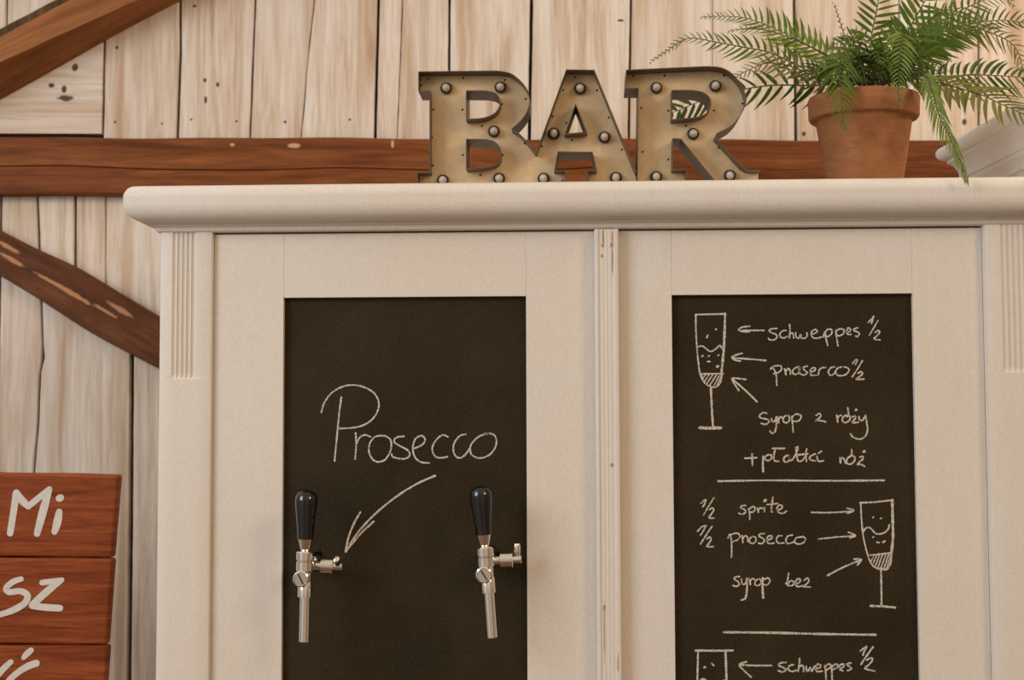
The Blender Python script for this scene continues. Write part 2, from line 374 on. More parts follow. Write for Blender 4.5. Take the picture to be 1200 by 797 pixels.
def brace(name, low, ridge, high, offs, label, mat, ext0, ext1, edge=None, mats=None):
    """low/ridge/high: pixel polylines; offs: how far each stands off the wall"""
    A = [W(*p, offs[0]) for p in low]; Rr = [W(*p, offs[1]) for p in ridge]; H = [W(*p, offs[2]) for p in high]
    rows = [A, Rr, H]; of = list(offs[:3])
    if edge: rows.append([W(*p, offs[3]) for p in edge]); of.append(offs[3])
    def res(L):
        d0 = Vector(H[0])-Vector(H[1]); d1 = Vector(H[-1])-Vector(H[-2])
        L = smooth_line(list(L), 8)
        L = [tuple(Vector(L[0])+d0.normalized()*ext0)]+L+[tuple(Vector(L[-1])+d1.normalized()*ext1)]; cum = [0]
        for a, b in zip(L, L[1:]): cum.append(cum[-1]+math.dist(a, b))
        out = []
        for k in range(61):
            t = cum[-1]*k/60; j = 0
            while j < len(cum)-2 and cum[j+1] < t: j += 1
            f = (t-cum[j])/max(1e-9, cum[j+1]-cum[j]); out.append((L[j][0]+(L[j+1][0]-L[j][0])*f, L[j][1]+(L[j+1][1]-L[j][1])*f))
        return out
    rows = [res(L) for L in rows]; V = []; F = []; U = []
    full = [(rows[0], .002)]+[(r, o) for r, o in zip(rows, of)]+[(rows[-1], .002)]
    m = len(full); fm = []
    for k in range(61):
        for j, (r, o) in enumerate(full):
            s, z = r[k]; V.append(WP(s, z, o+(.0009*math.sin(k*1.7+j*2) if 0 < j < m-1 else 0)))
            U.append((k*.02, j*.05))
    for k in range(60):
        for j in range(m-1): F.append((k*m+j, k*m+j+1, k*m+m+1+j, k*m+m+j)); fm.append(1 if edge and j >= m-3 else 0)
    F.append(tuple(range(m))); F.append(tuple(60*m+j for j in range(m))[::-1]); fm += [0, 0]
    o = mesh_obj(name, V, F, mat, uv=U, smooth=40, mats=mats, fm=fm if mats else None)
    return tag(o, label, 'beam')
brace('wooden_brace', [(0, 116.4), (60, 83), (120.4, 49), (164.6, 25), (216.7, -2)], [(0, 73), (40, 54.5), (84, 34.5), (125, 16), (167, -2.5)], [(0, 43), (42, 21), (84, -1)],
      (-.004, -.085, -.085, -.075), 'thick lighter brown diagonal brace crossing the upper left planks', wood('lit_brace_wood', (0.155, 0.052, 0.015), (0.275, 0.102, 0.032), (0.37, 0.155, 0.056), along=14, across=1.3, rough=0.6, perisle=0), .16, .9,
      edge=[(0, 34), (42, 12), (84, -10)], mats=[GAPSHADE])  # dark top facet: shadow gap put into its colour
brace('wooden_brace', [(0, 323), (46, 351), (105, 389), (151, 414), (186, 432)], [(0, 321), (46, 349), (105, 386.5), (151, 411.5), (186, 429)], [(0, 270), (35, 288), (88, 312.5), (140.5, 344), (186, 371)],
      (-.02, -.035, -.035), 'dark brown curved diagonal brace meeting the left cabinet side', wood('dark_brace_wood', (0.050, 0.0165, 0.006), (0.120, 0.038, 0.0125), (0.185, 0.066, 0.025), along=16, across=1.2, rough=0.55, perisle=0,
      kn=[(.21, .136, .03, .003), (.22, .124, .035, .003), (.366, .1235, .085, .0026), (.514, .135, .035, .003), (.47, .1255, .035, .002)], kcol=(0.45, 0.215, 0.105), knw=0.5), .16, .5)

# ================================================================== THE WARDROBE
XL = P(187, 400).x; XA = P(250, 300).x                       # left pilaster
XS0, XS1 = P(697, 400).x, P(725.5, 400).x                    # centre strip
XB = 0.644; XR = XB+.125; XE = XR+.56; XF = XE+.085          # right pilaster, then a third door out of frame
Z0 = 1.859
ZTOP = P(400, 214.6, -.035).z
org = ((XL+XF)/2, .28, 0)
OV = Vector(org)
ward = thing('wardrobe', org, 'large cream painted wardrobe with blackboard door panels and rounded cornice', 'wardrobe')
cs = MB()
cs.box((XL+.002, .012, 0), (XL+.022, .55, Z0)).box((XF-.022, .012, 0), (XF-.002, .55, Z0)).box((XL+.022, .535, .02), (XF-.022, .549, Z0))
cs.box((XL+.022, .03, .10), (XF-.022, .535, .12)).box((XL+.022, .03, Z0-.02), (XF-.022, .535, Z0-.001)).box((XL+.022, .02, 0), (XF-.022, .04, .099))
cs.box((XR-.06, .012, .12), (XR-.04, .535, Z0-.02))
cs.obj('carcass', PAINT, ward, org, bevel=.002)
# cornice
H = ZTOP-Z0
prof = [(-.02, 0), (.003, 0), (.006, .002), (.007, .008), (.010, .0095), (.011, .012), (.020, .0130), (.029, .0155), (.037, .0195), (.0425, .0250), (.0455, .0310), (.0468, .0370), (.0470, .0400), (.0470, .0520), (.0469, H-.020), (.0466, H-.0165), (.0448, H-.012), (.0415, H-.0062), (.036, H-.0022), (.029, H-.0005), (.015, H)]
path = [((XL, .55), (-1, 0)), ((XL, 0), (-1, -1)), ((XF, 0), (1, -1)), ((XF, .55), (1, 0))]
V = []; F = []; m = len(prof)
for (x, y), (ox, oy) in path:
    for o, h in prof: V.append((x+ox*o, y+oy*o if oy else y, Z0+h))
for k in range(3):
    for j in range(m-1): F.append((k*m+j, k*m+j+1, k*m+m+j+1, k*m+m+j))
F.append(tuple(k*m+m-1 for k in range(4)))                         # top board
F.append(tuple(k*m for k in (3, 2, 1, 0)))
F.append(tuple(range(m))[::-1]); F.append(tuple(3*m+j for j in range(m)))
F.append((0, 3*m, 3*m+m-1, m-1))
co = mesh_obj('cornice', V, F, PAINT, ward, org, smooth=28)
def pilaster(x0, x1, z0, z1, fl, zf, name, y0=0.0, depth=.0032, yb=.02, mat=PAINT, rnd=.004):
    """fl: centres of the flutes; zf: their rounded lower end"""
    xs = [x0, x0+rnd*.3, x0+rnd, x1-rnd, x1-rnd*.3, x1]; hw = .0042
    for c in fl: xs += [c-hw+hw*2*k/6 for k in range(7)]
    xs = sorted(set(xs)); zs = [z0]
    if zf is not None and zf > z0+.02: zs += [zf-.012+.0015*k for k in range(11)]
    zs += [z1-.004, z1]
    def dep(x, z):
        d = 0
        for c in fl:
            if abs(x-c) < hw:
                d = depth*math.sqrt(max(0, 1-((x-c)/hw)**2))
        if zf is not None:
            t = min(1, max(0, (z-(zf-.008))/.010)); d *= math.sqrt(t*(2-t)) if t < 1 else 1
        e = min(x-x0, x1-x)
        if e < rnd: d += rnd-math.sqrt(max(0, rnd*rnd-(rnd-e)**2))
        return d
    V = []; F = []; nx = len(xs)
    for z in zs:
        V.append((x0, yb, z))
        for x in xs: V.append((x, y0+dep(x, z), z))
        V.append((x1, yb, z))
    w = nx+2
    for k in range(len(zs)-1):
        for j in range(w-1): F.append((k*w+j, k*w+j+1, k*w+w+j+1, k*w+w+j))
        F.append((k*w+w-1, k*w, k*w+w, k*w+w+w-1))
    F.append(tuple(range(w))[::-1]); F.append(tuple((len(zs)-1)*w+j for j in range(w)))
    return mesh_obj(name, V, F, mat, ward, org, smooth=40)
wp = XA-XL
pilaster(XL, XA, 0, Z0, [P(p, 300).x for p in (206, 211.5, 217, 222.5, 228)], P(215, 438).z, 'pilaster', y0=-.004, rnd=.005)
pilaster(XB, XR, 0, Z0, [P(p, 300).x for p in (1174, 1180.5, 1187, 1193.5, 1200, 1206.5, 1213)], P(1185, 430).z, 'pilaster', y0=-.009, rnd=.0055)
pilaster(XE, XF, 0, Z0, [XE+.03+.0075*k for k in range(5)], P(1185, 430).z, 'pilaster')
STAIN = [(P(px, py).x-OV.x, P(px, py).z-OV.z, rx*.00135, rz*.00135) for px, py, rx, rz in
         [(706.5, 280, 1.5, 10), (706, 289, 2.2, 2.5), (705.5, 301, 2.0, 2.5), (717.5, 278, 1.2, 9), (717, 288, 2.4, 4), (717.5, 306, 1.2, 18), (717, 545, 2.4, 3), (708, 711, 2.0, 4), (708, 740, .8, 40), (724, 775, .8, 12)]]
STRIP = paint('worn_white_paint', (0.715, 0.65, 0.578), (0.70, 0.605, 0.50), STAIN)
pilaster(XS0, XS1, .11, P(710, 268.3, -.014).z, [XS0+(XS1-XS0)*t for t in (.26, .42, .58, .74)], None, 'center_strip', y0=-.014, depth=.0022, yb=.004, mat=STRIP, rnd=.003)

BOARD, n, b = node_mat('blackboard_paint')
g1 = noise(n, mapped(n, (1, 1, 1)), 5, 4, 0.6); g2 = noise(n, mapped(n, (1, 1, 1)), 420, 2, 0.6); g3 = noise(n, mapped(n, (30, 30, 3)), 4, 3)
c = mix(n, ramp(n, g1, [(0.35, (0,)*3), (0.7, (1,)*3)]), (0.026, 0.0185, 0.0085), (0.044, 0.031, 0.0140))
c = mix(n, ramp(n, g2, [(0.35, (0.35,)*3), (0.62, (0,)*3)]), c, (0.010, 0.0065, 0.003))
c = mix(n, ramp(n, g2, [(0.55, (0,)*3), (0.75, (0.5,)*3)]), c, (0.075, 0.056, 0.032))
n.links.new(c, b.inputs['Base Color']); b.inputs['Roughness'].default_value = 0.75; b.inputs['Specular IOR Level'].default_value = 0.10
CHALK, n, b = node_mat('chalk')
ck = noise(n, mapped(n, (1, 1, 1)), 520, 3, 0.7)
n.links.new(mix(n, ck, (0.44, 0.37, 0.29), (0.74, 0.66, 0.56)), b.inputs['Base Color']); b.inputs['Roughness'].default_value = 0.95
n.links.new(ramp(n, ck, [(0.36, (0.25,)*3), (0.50, (1,)*3)]), b.inputs['Alpha'])
YB = 0.016                                                         # board surface
YD = 0.006                                                         # door face
def door(x0, x1, bx0, bx1, zt, bz, panel_mat):
    zbot = .11; ZD = Z0-.0025
    d = MB(); e = .00005
    d.box((x0, YD, zbot), (bx0-e, YD+.022, ZD)); d.box((bx1+e, YD, zbot), (x1, YD+.022, ZD))
    d.box((bx0+e, YD+.0002, bz), (bx1-e, YD+.022, ZD)); d.box((bx0+e, YD+.0002, zbot), (bx1-e, YD+.022, zbot+.12))
    dr = d.obj('door', PAINT, ward, org, bevel=.0006)
    p = MB().box((bx0-.004, YB, zbot+.118), (bx1+.004, YB+.006, bz+.004)).obj('blackboard' if panel_mat is BOARD else 'panel', panel_mat, dr, org)
    return dr
gap = .0005
dL = door(XA+gap, XS0-.0012+.006, P(331.5, 500, YD).x, P(617, 500, YD).x, 0, P(474, 348, YD).z, BOARD)
dR = door(XS1+gap-.006, XB-gap, P(788.7, 500, YD).x, P(1072.5, 500, YD).x, 0, P(930, 344.8, YD).z, BOARD)
door(XR+gap, XE-gap, XR+.09, XE-.09, 0, P(930, 344.8, YD).z, PAINT)
dL['label'] = 'door with one big chalk word and both taps'; dR['label'] = 'door covered in chalk drink recipes'

# ------------------------------------------------------------------ chalk
def chalk(name, strokes, parent, origin=(0, 0), k=1.0, w=2.2, sm=True, label=None):
    mb = MB(); yy = YB
    for i, st in enumerate(strokes):
        ws = w
        if isinstance(st, tuple) and isinstance(st[1], (int, float)) and isinstance(st[0], list): st, ws = st
        pts = []
        for p in st:
            q = P(origin[0]+p[0]/k, origin[1]+p[1]/k, YB); pts.append((q.x, q.z))
        if len(pts) == 1: pts = [pts[0], (pts[0][0]+.0012, pts[0][1]+.0008)]
        ribbon(mb, pts, ws*.00122, yy-.00003*i, .0005, sm and len(pts) > 2, .22)
    o = mb.obj(name, CHALK, parent, org)
    if label: o['label'] = label
    return o
K3 = ((350, 430), 3.32)
chalk('chalk_word', [[(88, 178), (100, 140), (130, 100), (180, 74), (235, 73), (285, 95), (310, 130), (308, 170), (280, 210), (230, 234), (160, 240)], [(166, 118), (158, 180), (150, 260), (140, 366)],
    [(222, 258), (224, 300), (220, 358)], [(224, 300), (238, 275), (258, 265), (280, 272)],
    [(330, 268), (298, 272), (276, 300), (276, 340), (300, 368), (335, 362), (358, 325), (358, 285), (335, 268)],
    [(410, 270), (380, 275), (372, 292), (395, 308), (425, 325), (432, 345), (410, 358), (370, 352), (362, 340)],
    [(448, 318), (478, 305), (492, 285), (480, 268), (455, 280), (444, 315), (452, 350), (475, 370), (508, 374)],
    [(580, 272), (560, 265), (535, 285), (520, 315), (528, 345), (550, 354), (578, 350)],
    [(650, 262), (625, 270), (604, 300), (604, 335), (622, 354), (645, 345), (665, 318)],
    [(740, 258), (700, 272), (670, 305), (672, 340), (705, 355), (745, 340), (768, 305), (765, 270), (740, 258), (720, 262)]], dL, *K3, w=2.1, label='large chalk word Prosecco')
chalk('chalk_arrow', [[(530, 424), (460, 455), (380, 505), (300, 570), (230, 645), (185, 718)], [(241, 564), (215, 610), (195, 660), (183, 718)], [(292, 602), (250, 640), (210, 685), (188, 712)]], dL, *K3, w=2.6)

KG = ((800, 350), 4.69)
chalk('chalk_glass', [([(70, 88), (235, 84)], 2.2), [(72, 88), (73, 180), (80, 290), (92, 400)], ([(233, 84), (230, 190), (224, 300), (212, 420)], 3), [(85, 265), (110, 262), (150, 290), (180, 278), (203, 258), (215, 272)],
    [(95, 414), (225, 412)], [(92, 400), (105, 440), (135, 475), (175, 487), (205, 465), (215, 420)], ([(155, 487), (160, 600), (166, 700)], 2.6), ([(92, 710), (150, 712), (208, 710)], 3.8),
    ([(104, 418), (112, 440)], 1.6), ([(125, 418), (108, 445)], 1.6), ([(145, 418), (118, 458)], 1.6), ([(165, 418), (132, 468)], 1.6), ([(185, 420), (150, 475)], 1.6), ([(200, 425), (172, 478)], 1.6), ([(212, 430), (190, 475)], 1.6),
    ([(182, 170)], 2.4), [(138, 202), (132, 215)], ([(106, 317)], 2.4), ([(142, 317)], 2.4), [(138, 346), (150, 346)], ([(194, 313)], 2.4), ([(190, 374)], 3)], dR, *KG, w=2.0, label='uppermost chalk flute glass')
KA = ((780, 340), 3.32)
chalk('chalk_arrow', [[(327, 141), (300, 144), (284, 154), (300, 161), (325, 162)], [(300, 157), (383, 157)]], dR, *KA, w=2.2)
chalk('chalk_arrow', [[(298, 246), (275, 252), (258, 262), (272, 273), (290, 276)], [(262, 264), (320, 268), (390, 274)]], dR, *KA, w=2.2)
chalk('chalk_arrow', [[(355, 434), (310, 390), (258, 345)], [(312, 348), (280, 344), (258, 344), (268, 365), (285, 391)]], dR, *KA, w=2.2)
KS = ((890, 360), 7.5)
chalk('chalk_word', [[(155, 188), (110, 190), (85, 205), (100, 222), (145, 240), (152, 268), (125, 288), (85, 285), (78, 272)],
    [(235, 205), (205, 208), (180, 235), (185, 262), (215, 270), (245, 258)], [(265, 155), (268, 210), (262, 272)], [(264, 240), (285, 225), (298, 245), (300, 270)],
    [(318, 225), (322, 262), (345, 272), (362, 240), (368, 268), (390, 275), (418, 255), (415, 225)],
    [(460, 240), (490, 228), (508, 212), (490, 196), (462, 212), (455, 245), (475, 270), (515, 272), (545, 262)],
    [(560, 265), (575, 215), (580, 260), (600, 338)], [(575, 225), (600, 195), (635, 200), (632, 235), (600, 258), (578, 250)],
    [(670, 205), (676, 260), (690, 342)], [(674, 215), (700, 192), (742, 200), (735, 235), (700, 252), (680, 245)],
    [(765, 222), (790, 215), (800, 195), (782, 182), (768, 205), (775, 238), (805, 240)],
    [(862, 182), (835, 190), (828, 205), (860, 218), (878, 235), (862, 258), (845, 255)]], dR, *KS, w=1.9, label='chalk word schweppes, upper line')
chalk('chalk_fraction', [[(955, 135), (985, 105), (1003, 82)], [(1003, 82), (990, 125), (985, 140)], [(1042, 118), (1005, 180), (965, 248)], [(1018, 222), (1040, 205), (1055, 218), (1035, 250), (1005, 278), (1058, 288)]], dR, *KS, w=1.9)
chalk('chalk_word', [[(95, 548), (110, 530), (135, 560), (148, 610), (152, 688)], [(120, 520), (180, 515), (195, 540), (170, 572), (125, 585)], [(222, 545), (232, 592)], [(230, 570), (250, 540), (268, 555), (272, 590)],
    [(335, 525), (300, 545), (290, 575), (315, 592), (350, 570), (352, 535), (345, 525), (355, 585)], [(420, 518), (385, 530), (395, 555), (418, 575), (395, 598), (365, 590)],
    [(445, 572), (480, 560), (492, 540), (470, 532), (445, 560), (455, 598), (500, 598)], [(515, 600), (525, 555), (545, 535), (580, 530)], 
    [(660, 525), (625, 535), (605, 570), (620, 598), (650, 590), (672, 555)], [(730, 525), (690, 535), (668, 570), (690, 600), (745, 598), (785, 565), (775, 535), (730, 525)]], dR, *KS, w=1.9, label='chalk word prosecco, upper')
chalk('chalk_fraction', [[(818, 495), (850, 458)], [(860, 462), (850, 490), (842, 505)], [(905, 470), (860, 545), (815, 612)], [(865, 582), (890, 568), (905, 585), (880, 610), (850, 635), (918, 632)]], dR, *KS, w=1.9)
KY = ((870, 460), 7.5)
chalk('chalk_word', [[(215, 185), (180, 178), (150, 205), (165, 225), (215, 235), (235, 255), (205, 280), (165, 272)], [(255, 225), (262, 255), (285, 250), (300, 215)], [(298, 215), (298, 290), (285, 345), (260, 358), (242, 338)],
    [(312, 215), (318, 265)], [(318, 238), (335, 212), (352, 225)], [(395, 200), (365, 215), (358, 250), (385, 268), (412, 245), (410, 212), (395, 200)], [(432, 210), (440, 270), (445, 350)], [(432, 220), (470, 190), (510, 200), (512, 230), (480, 255), (445, 250)]], dR, *KY, w=2.0)
chalk('chalk_word', [[(650, 200), (675, 185), (692, 200), (672, 228), (642, 248), (672, 245), (730, 258)]], dR, *KY, w=2.0)
chalk('chalk_word', [[(828, 198), (838, 260)], [(836, 228), (850, 205), (868, 202)], [(925, 195), (885, 215), (880, 250), (905, 265), (940, 245), (945, 212), (925, 195)], [(925, 132), (932, 200), (915, 215)], ([(992, 157)], 3), [(968, 215), (990, 208), (995, 225), (975, 248), (968, 265), (1020, 262)],
    [(1025, 215), (1030, 240), (1055, 245), (1078, 208)], [(1082, 200), (1092, 265), (1100, 325), (1080, 385), (1030, 410), (975, 395), (948, 362)]], dR, *KY, w=2.0)
chalk('chalk_word', [[(22, 578), (126, 574)], [(85, 540), (88, 638)]], dR, *KY, w=2.0)
chalk('chalk_word', [([(185, 560), (180, 620), (182, 695)], 2.6), [(190, 580), (215, 552), (250, 550), (255, 580), (225, 600), (205, 590)], [(285, 510), (275, 570), (285, 600), (320, 605)], [(265, 492), (370, 492)],
    [(408, 552), (375, 562), (362, 590), (375, 610), (400, 608), (418, 580), (410, 552), (426, 598), (450, 575), (478, 525)], [(470, 484), (476, 540), (484, 590), (498, 606), (525, 598), (550, 565)], [(486, 478), (486, 500), (476, 520)], [(564, 496), (557, 550), (563, 605)], [(462, 552), (515, 545), (572, 540)],
    [(640, 540), (600, 560), (588, 582), (610, 596), (640, 602)], [(655, 560), (660, 592), (680, 606), (712, 600)], [(668, 535), (695, 515)]], dR, *KY, w=2.1)
chalk('chalk_word', [[(858, 575), (862, 618)], [(862, 595), (880, 572), (895, 590), (905, 620)], [(950, 560), (918, 590), (920, 625), (955, 628), (985, 600), (985, 565), (955, 555)], [(960, 500), (958, 545), (925, 575)], ([(1065, 521)], 3), [(1030, 570), (1055, 562), (1058, 585), (1030, 610), (1010, 632), (1040, 632), (1075, 650)]], dR, *KY, w=2.0)
chalk('chalk_line', [[(842, 564), (900, 563), (970, 563.5), (1036, 563)]], dR, w=2.4)
chalk('chalk_line', [[(848, 741), (900, 741.5), (960, 743), (1026, 744)]], dR, w=2.8)
KP = ((810, 570), 5.694)
def frac(dx, dy): return [[(65+dx, 112+dy), (90+dx, 92+dy)], [(98+dx, 90+dy), (88+dx, 120+dy), (78+dx, 135+dy)], [(152+dx, 75+dy), (118+dx, 130+dy), (82+dx, 192+dy)], [(122+dx, 155+dy), (142+dx, 145+dy), (150+dx, 160+dy), (135+dx, 185+dy), (118+dx, 210+dy), (152+dx, 212+dy)]]
chalk('chalk_fraction', frac(0, 0), dR, *KP, w=1.9)
chalk('chalk_fraction', [[(42, 300), (72, 268)], [(98, 262), (82, 295), (62, 325)], [(72, 268), (95, 264)], [(138, 268), (100, 325), (62, 385)], [(105, 350), (125, 338), (132, 355), (118, 380), (105, 402), (148, 402)]], dR, *KP, w=1.9)
chalk('chalk_word', [[(362, 128), (338, 130), (328, 142), (350, 152), (365, 168), (345, 185), (318, 180)], [(382, 150), (390, 185), (390, 220)], [(385, 155), (410, 135), (428, 150), (410, 172), (392, 170)], [(442, 145), (448, 172)], [(446, 160), (460, 145), (478, 148)], [(490, 140), (488, 170)], ([(490, 97)], 3.4),
    [(545, 72), (538, 120), (535, 165), (545, 172)], [(505, 122), (575, 115)], [(572, 160), (600, 150), (608, 132), (590, 125), (572, 145), (580, 172), (612, 180), (635, 165)]], dR, *KP, w=1.9, label='chalk word sprite')
chalk('chalk_word', [[(245, 345), (260, 320), (268, 370), (270, 425), (268, 472)], [(262, 325), (300, 312), (325, 328), (312, 355), (270, 372)], [(340, 330), (345, 375)], [(344, 350), (360, 330), (375, 340), (378, 370)], [(408, 335), (390, 350), (392, 375), (415, 380), (432, 362), (428, 340), (408, 335)],
    [(488, 315), (462, 318), (452, 332), (478, 348), (488, 365), (470, 382), (448, 378)], [(505, 360), (532, 350), (540, 335), (520, 330), (505, 350), (515, 380), (552, 380)], [(605, 330), (580, 332), (568, 355), (580, 378), (620, 378)], [(675, 325), (645, 332), (632, 358), (645, 382), (690, 370)],
    [(735, 338), (700, 345), (690, 372), (715, 385), (750, 375), (762, 350), (745, 335)]], dR, *KP, w=1.9, label='chalk word prosecco, lower')
chalk('chalk_word', [[(322, 602), (295, 605), (288, 620), (312, 635), (320, 655), (300, 668), (280, 662)], [(335, 620), (340, 650), (360, 650), (372, 615)], ([(372, 615), (372, 680), (362, 745), (335, 758)], 2.4), [(388, 615), (394, 655)], [(393, 632), (410, 615), (422, 622)], [(448, 618), (428, 632), (428, 658), (452, 660), (468, 640), (460, 620), (448, 618)],
    ([(478, 612), (476, 680), (480, 742)], 2.6), [(478, 625), (510, 612), (525, 630), (510, 655), (482, 658)]], dR, *KP, w=1.9)
chalk('chalk_word', [[(650, 580), (642, 630), (632, 650)], [(640, 655), (665, 630), (685, 640), (675, 662), (645, 662)], [(695, 650), (720, 642), (728, 622), (708, 618), (695, 645), (708, 668), (740, 665)], [(752, 630), (775, 612), (785, 632), (765, 655), (745, 668), (795, 672)]], dR, *KP, w=1.9)
KH = ((940, 570), 4.98)
chalk('chalk_glass', [([(338, 96), (420, 92), (530, 80)], 2.2), [(342, 96), (346, 190), (358, 300), (385, 410), (410, 460), (450, 485)], ([(526, 80), (528, 190), (530, 290), (522, 380)], 3.2), ([(522, 380), (515, 450), (490, 485), (455, 478)], 2.4), [(358, 262), (375, 242), (400, 245), (430, 275), (470, 275), (500, 252), (508, 225)],
    [(395, 402), (450, 396), (520, 388)], ([(460, 485), (462, 590), (463, 690)], 2.2), ([(398, 698), (470, 700), (542, 707)], 2.6),
    ([(420, 402), (400, 440)], 1.6), ([(435, 402), (412, 455)], 1.6), ([(452, 400), (425, 470)], 1.6), ([(468, 400), (440, 478)], 1.6), ([(488, 398), (462, 470)], 1.6), ([(505, 395), (478, 478)], 1.6), ([(516, 400), (495, 475)], 1.6),
    ([(413, 182)], 1.8), ([(457, 188)], 2.2), ([(412, 298)], 1.8), [(436, 326), (450, 328)], [(472, 326), (482, 320)]], dR, *KH, w=2.0, label='chalk flute glass at the right')
chalk('chalk_arrow', [[(55, 152), (160, 153), (295, 146)], [(262, 128), (302, 140), (265, 158)]], dR, *KH, w=1.9)
chalk('chalk_arrow', [[(95, 308), (200, 296), (305, 290)], [(270, 268), (312, 288), (278, 302)]], dR, *KH, w=1.9)
chalk('chalk_arrow', [[(148, 520), (240, 472), (345, 428)], [(302, 425), (346, 427), (322, 458)]], dR, *KH, w=2.3)
KW = ((800, 730), 5.0)
chalk('chalk_glass', [([(76, 162), (180, 163), (294, 162)], 2.6), ([(90, 170), (88, 250), (86, 380), (95, 480), (120, 560), (165, 590)], 2.4), ([(250, 162), (254, 250), (256, 380), (245, 480), (220, 560), (170, 590)], 2.8), [(95, 345), (120, 328), (150, 345), (200, 360), (245, 335)], ([(127, 262)], 3), [(170, 238), (182, 250)], ([(168, 592), (168, 760)], 2.2), ([(110, 765), (230, 765)], 2.8)], dR, *KW, w=2.2, label='lowest chalk flute glass')
chalk('chalk_arrow', [[(520, 250), (420, 250), (335, 246)], [(372, 228), (332, 245), (360, 280), (402, 318)]], dR, *KW, w=2.2)
chalk('chalk_word', [[(605, 232), (575, 235), (562, 250), (590, 262), (605, 275), (585, 288), (560, 280)], [(650, 245), (625, 252), (618, 272), (640, 285), (665, 278)], [(685, 210), (682, 250), (676, 285)], [(680, 262), (700, 248), (708, 268), (708, 285)], [(722, 255), (730, 285), (748, 262), (755, 285), (772, 255)],
    [(780, 268), (805, 262), (808, 248), (790, 242), (778, 262), (788, 285), (818, 282)], [(832, 250), (838, 290), (840, 345)], [(836, 255), (858, 240), (868, 258), (842, 275)], [(872, 250), (874, 290), (876, 345)], [(875, 255), (900, 240), (908, 258), (880, 275)], [(918, 268), (942, 258), (942, 242), (922, 248), (918, 272), (940, 280)], [(985, 235), (960, 242), (980, 258), (988, 270), (965, 280)]], dR, *KW, w=2.0, label='chalk word schweppes, lower line')
chalk('chalk_fraction', [[(1040, 165), (1075, 138)], [(1078, 140), (1065, 165), (1055, 190)], [(1115, 142), (1080, 190), (1045, 242)], [(1078, 218), (1105, 205), (1110, 222), (1085, 250), (1068, 268), (1125, 282)]], dR, *KW, w=2.2)

# ================================================================== BAR SIGN
METAL, n, b = node_mat('aged_sheet_metal')
q1 = noise(n, mapped(n, (1, 1, 1)), 38, 5, 0.65); q2 = noise(n, mapped(n, (1, 1, 1)), 240, 3, 0.6)
c = mix(n, ramp(n, q1, [(0.32, (0,)*3), (0.68, (1,)*3)]), (0.55, 0.375, 0.20), (0.68, 0.49, 0.28))
c = mix(n, ramp(n, q2, [(0.55, (0,)*3), (0.8, (0.5,)*3)]), c, (0.50, 0.32, 0.16))
n.links.new(c, b.inputs['Base Color']); b.inputs['Roughness'].default_value = 0.5; b.inputs['Metallic'].default_value = 0.1
RIM = plain('dark_rim_metal', (0.125, 0.088, 0.048), 0.45, 0.2, nsc=90, lo=0.7)
RIVET = plain('dark_rivet', (0.03, 0.02, 0.012), 0.5, 0.5)
SOCKSHADE = plain('socket_shadow_ring', (0.045, 0.03, 0.018), 0.45, 0.4)  # socket ring coloured dark as the shadow in the hole around each bulb
GLASS, n, b = node_mat('clear_bulb_glass')
b.inputs['Base Color'].default_value = (0.80, 0.70, 0.58, 1); b.inputs['Transmission Weight'].default_value = 0.45; b.inputs['Coat Weight'].default_value = 0.6; b.inputs['Roughness'].default_value = 0.08; b.inputs['IOR'].default_value = 1.45
YF = 0.0; DEP = .066; REC = .029
sgn = thing('marquee_sign', (P(690, 214, YF).x, YF+.03, ZTOP), 'aged metal marquee letter sign spelling BAR on the wardrobe top', 'sign')
so = sgn.location.copy()
def fillet(L): return L
ZS = ZTOP+.0006
BOT = 'b'
def pt(p): 
    q = P(p[0], 150 if p[1] == BOT else p[1], YF)
    if p[1] == BOT:
        q = P(p[0], 216, YF); return (q.x, ZS)
    return (q.x, q.z)
bulb_proto = []
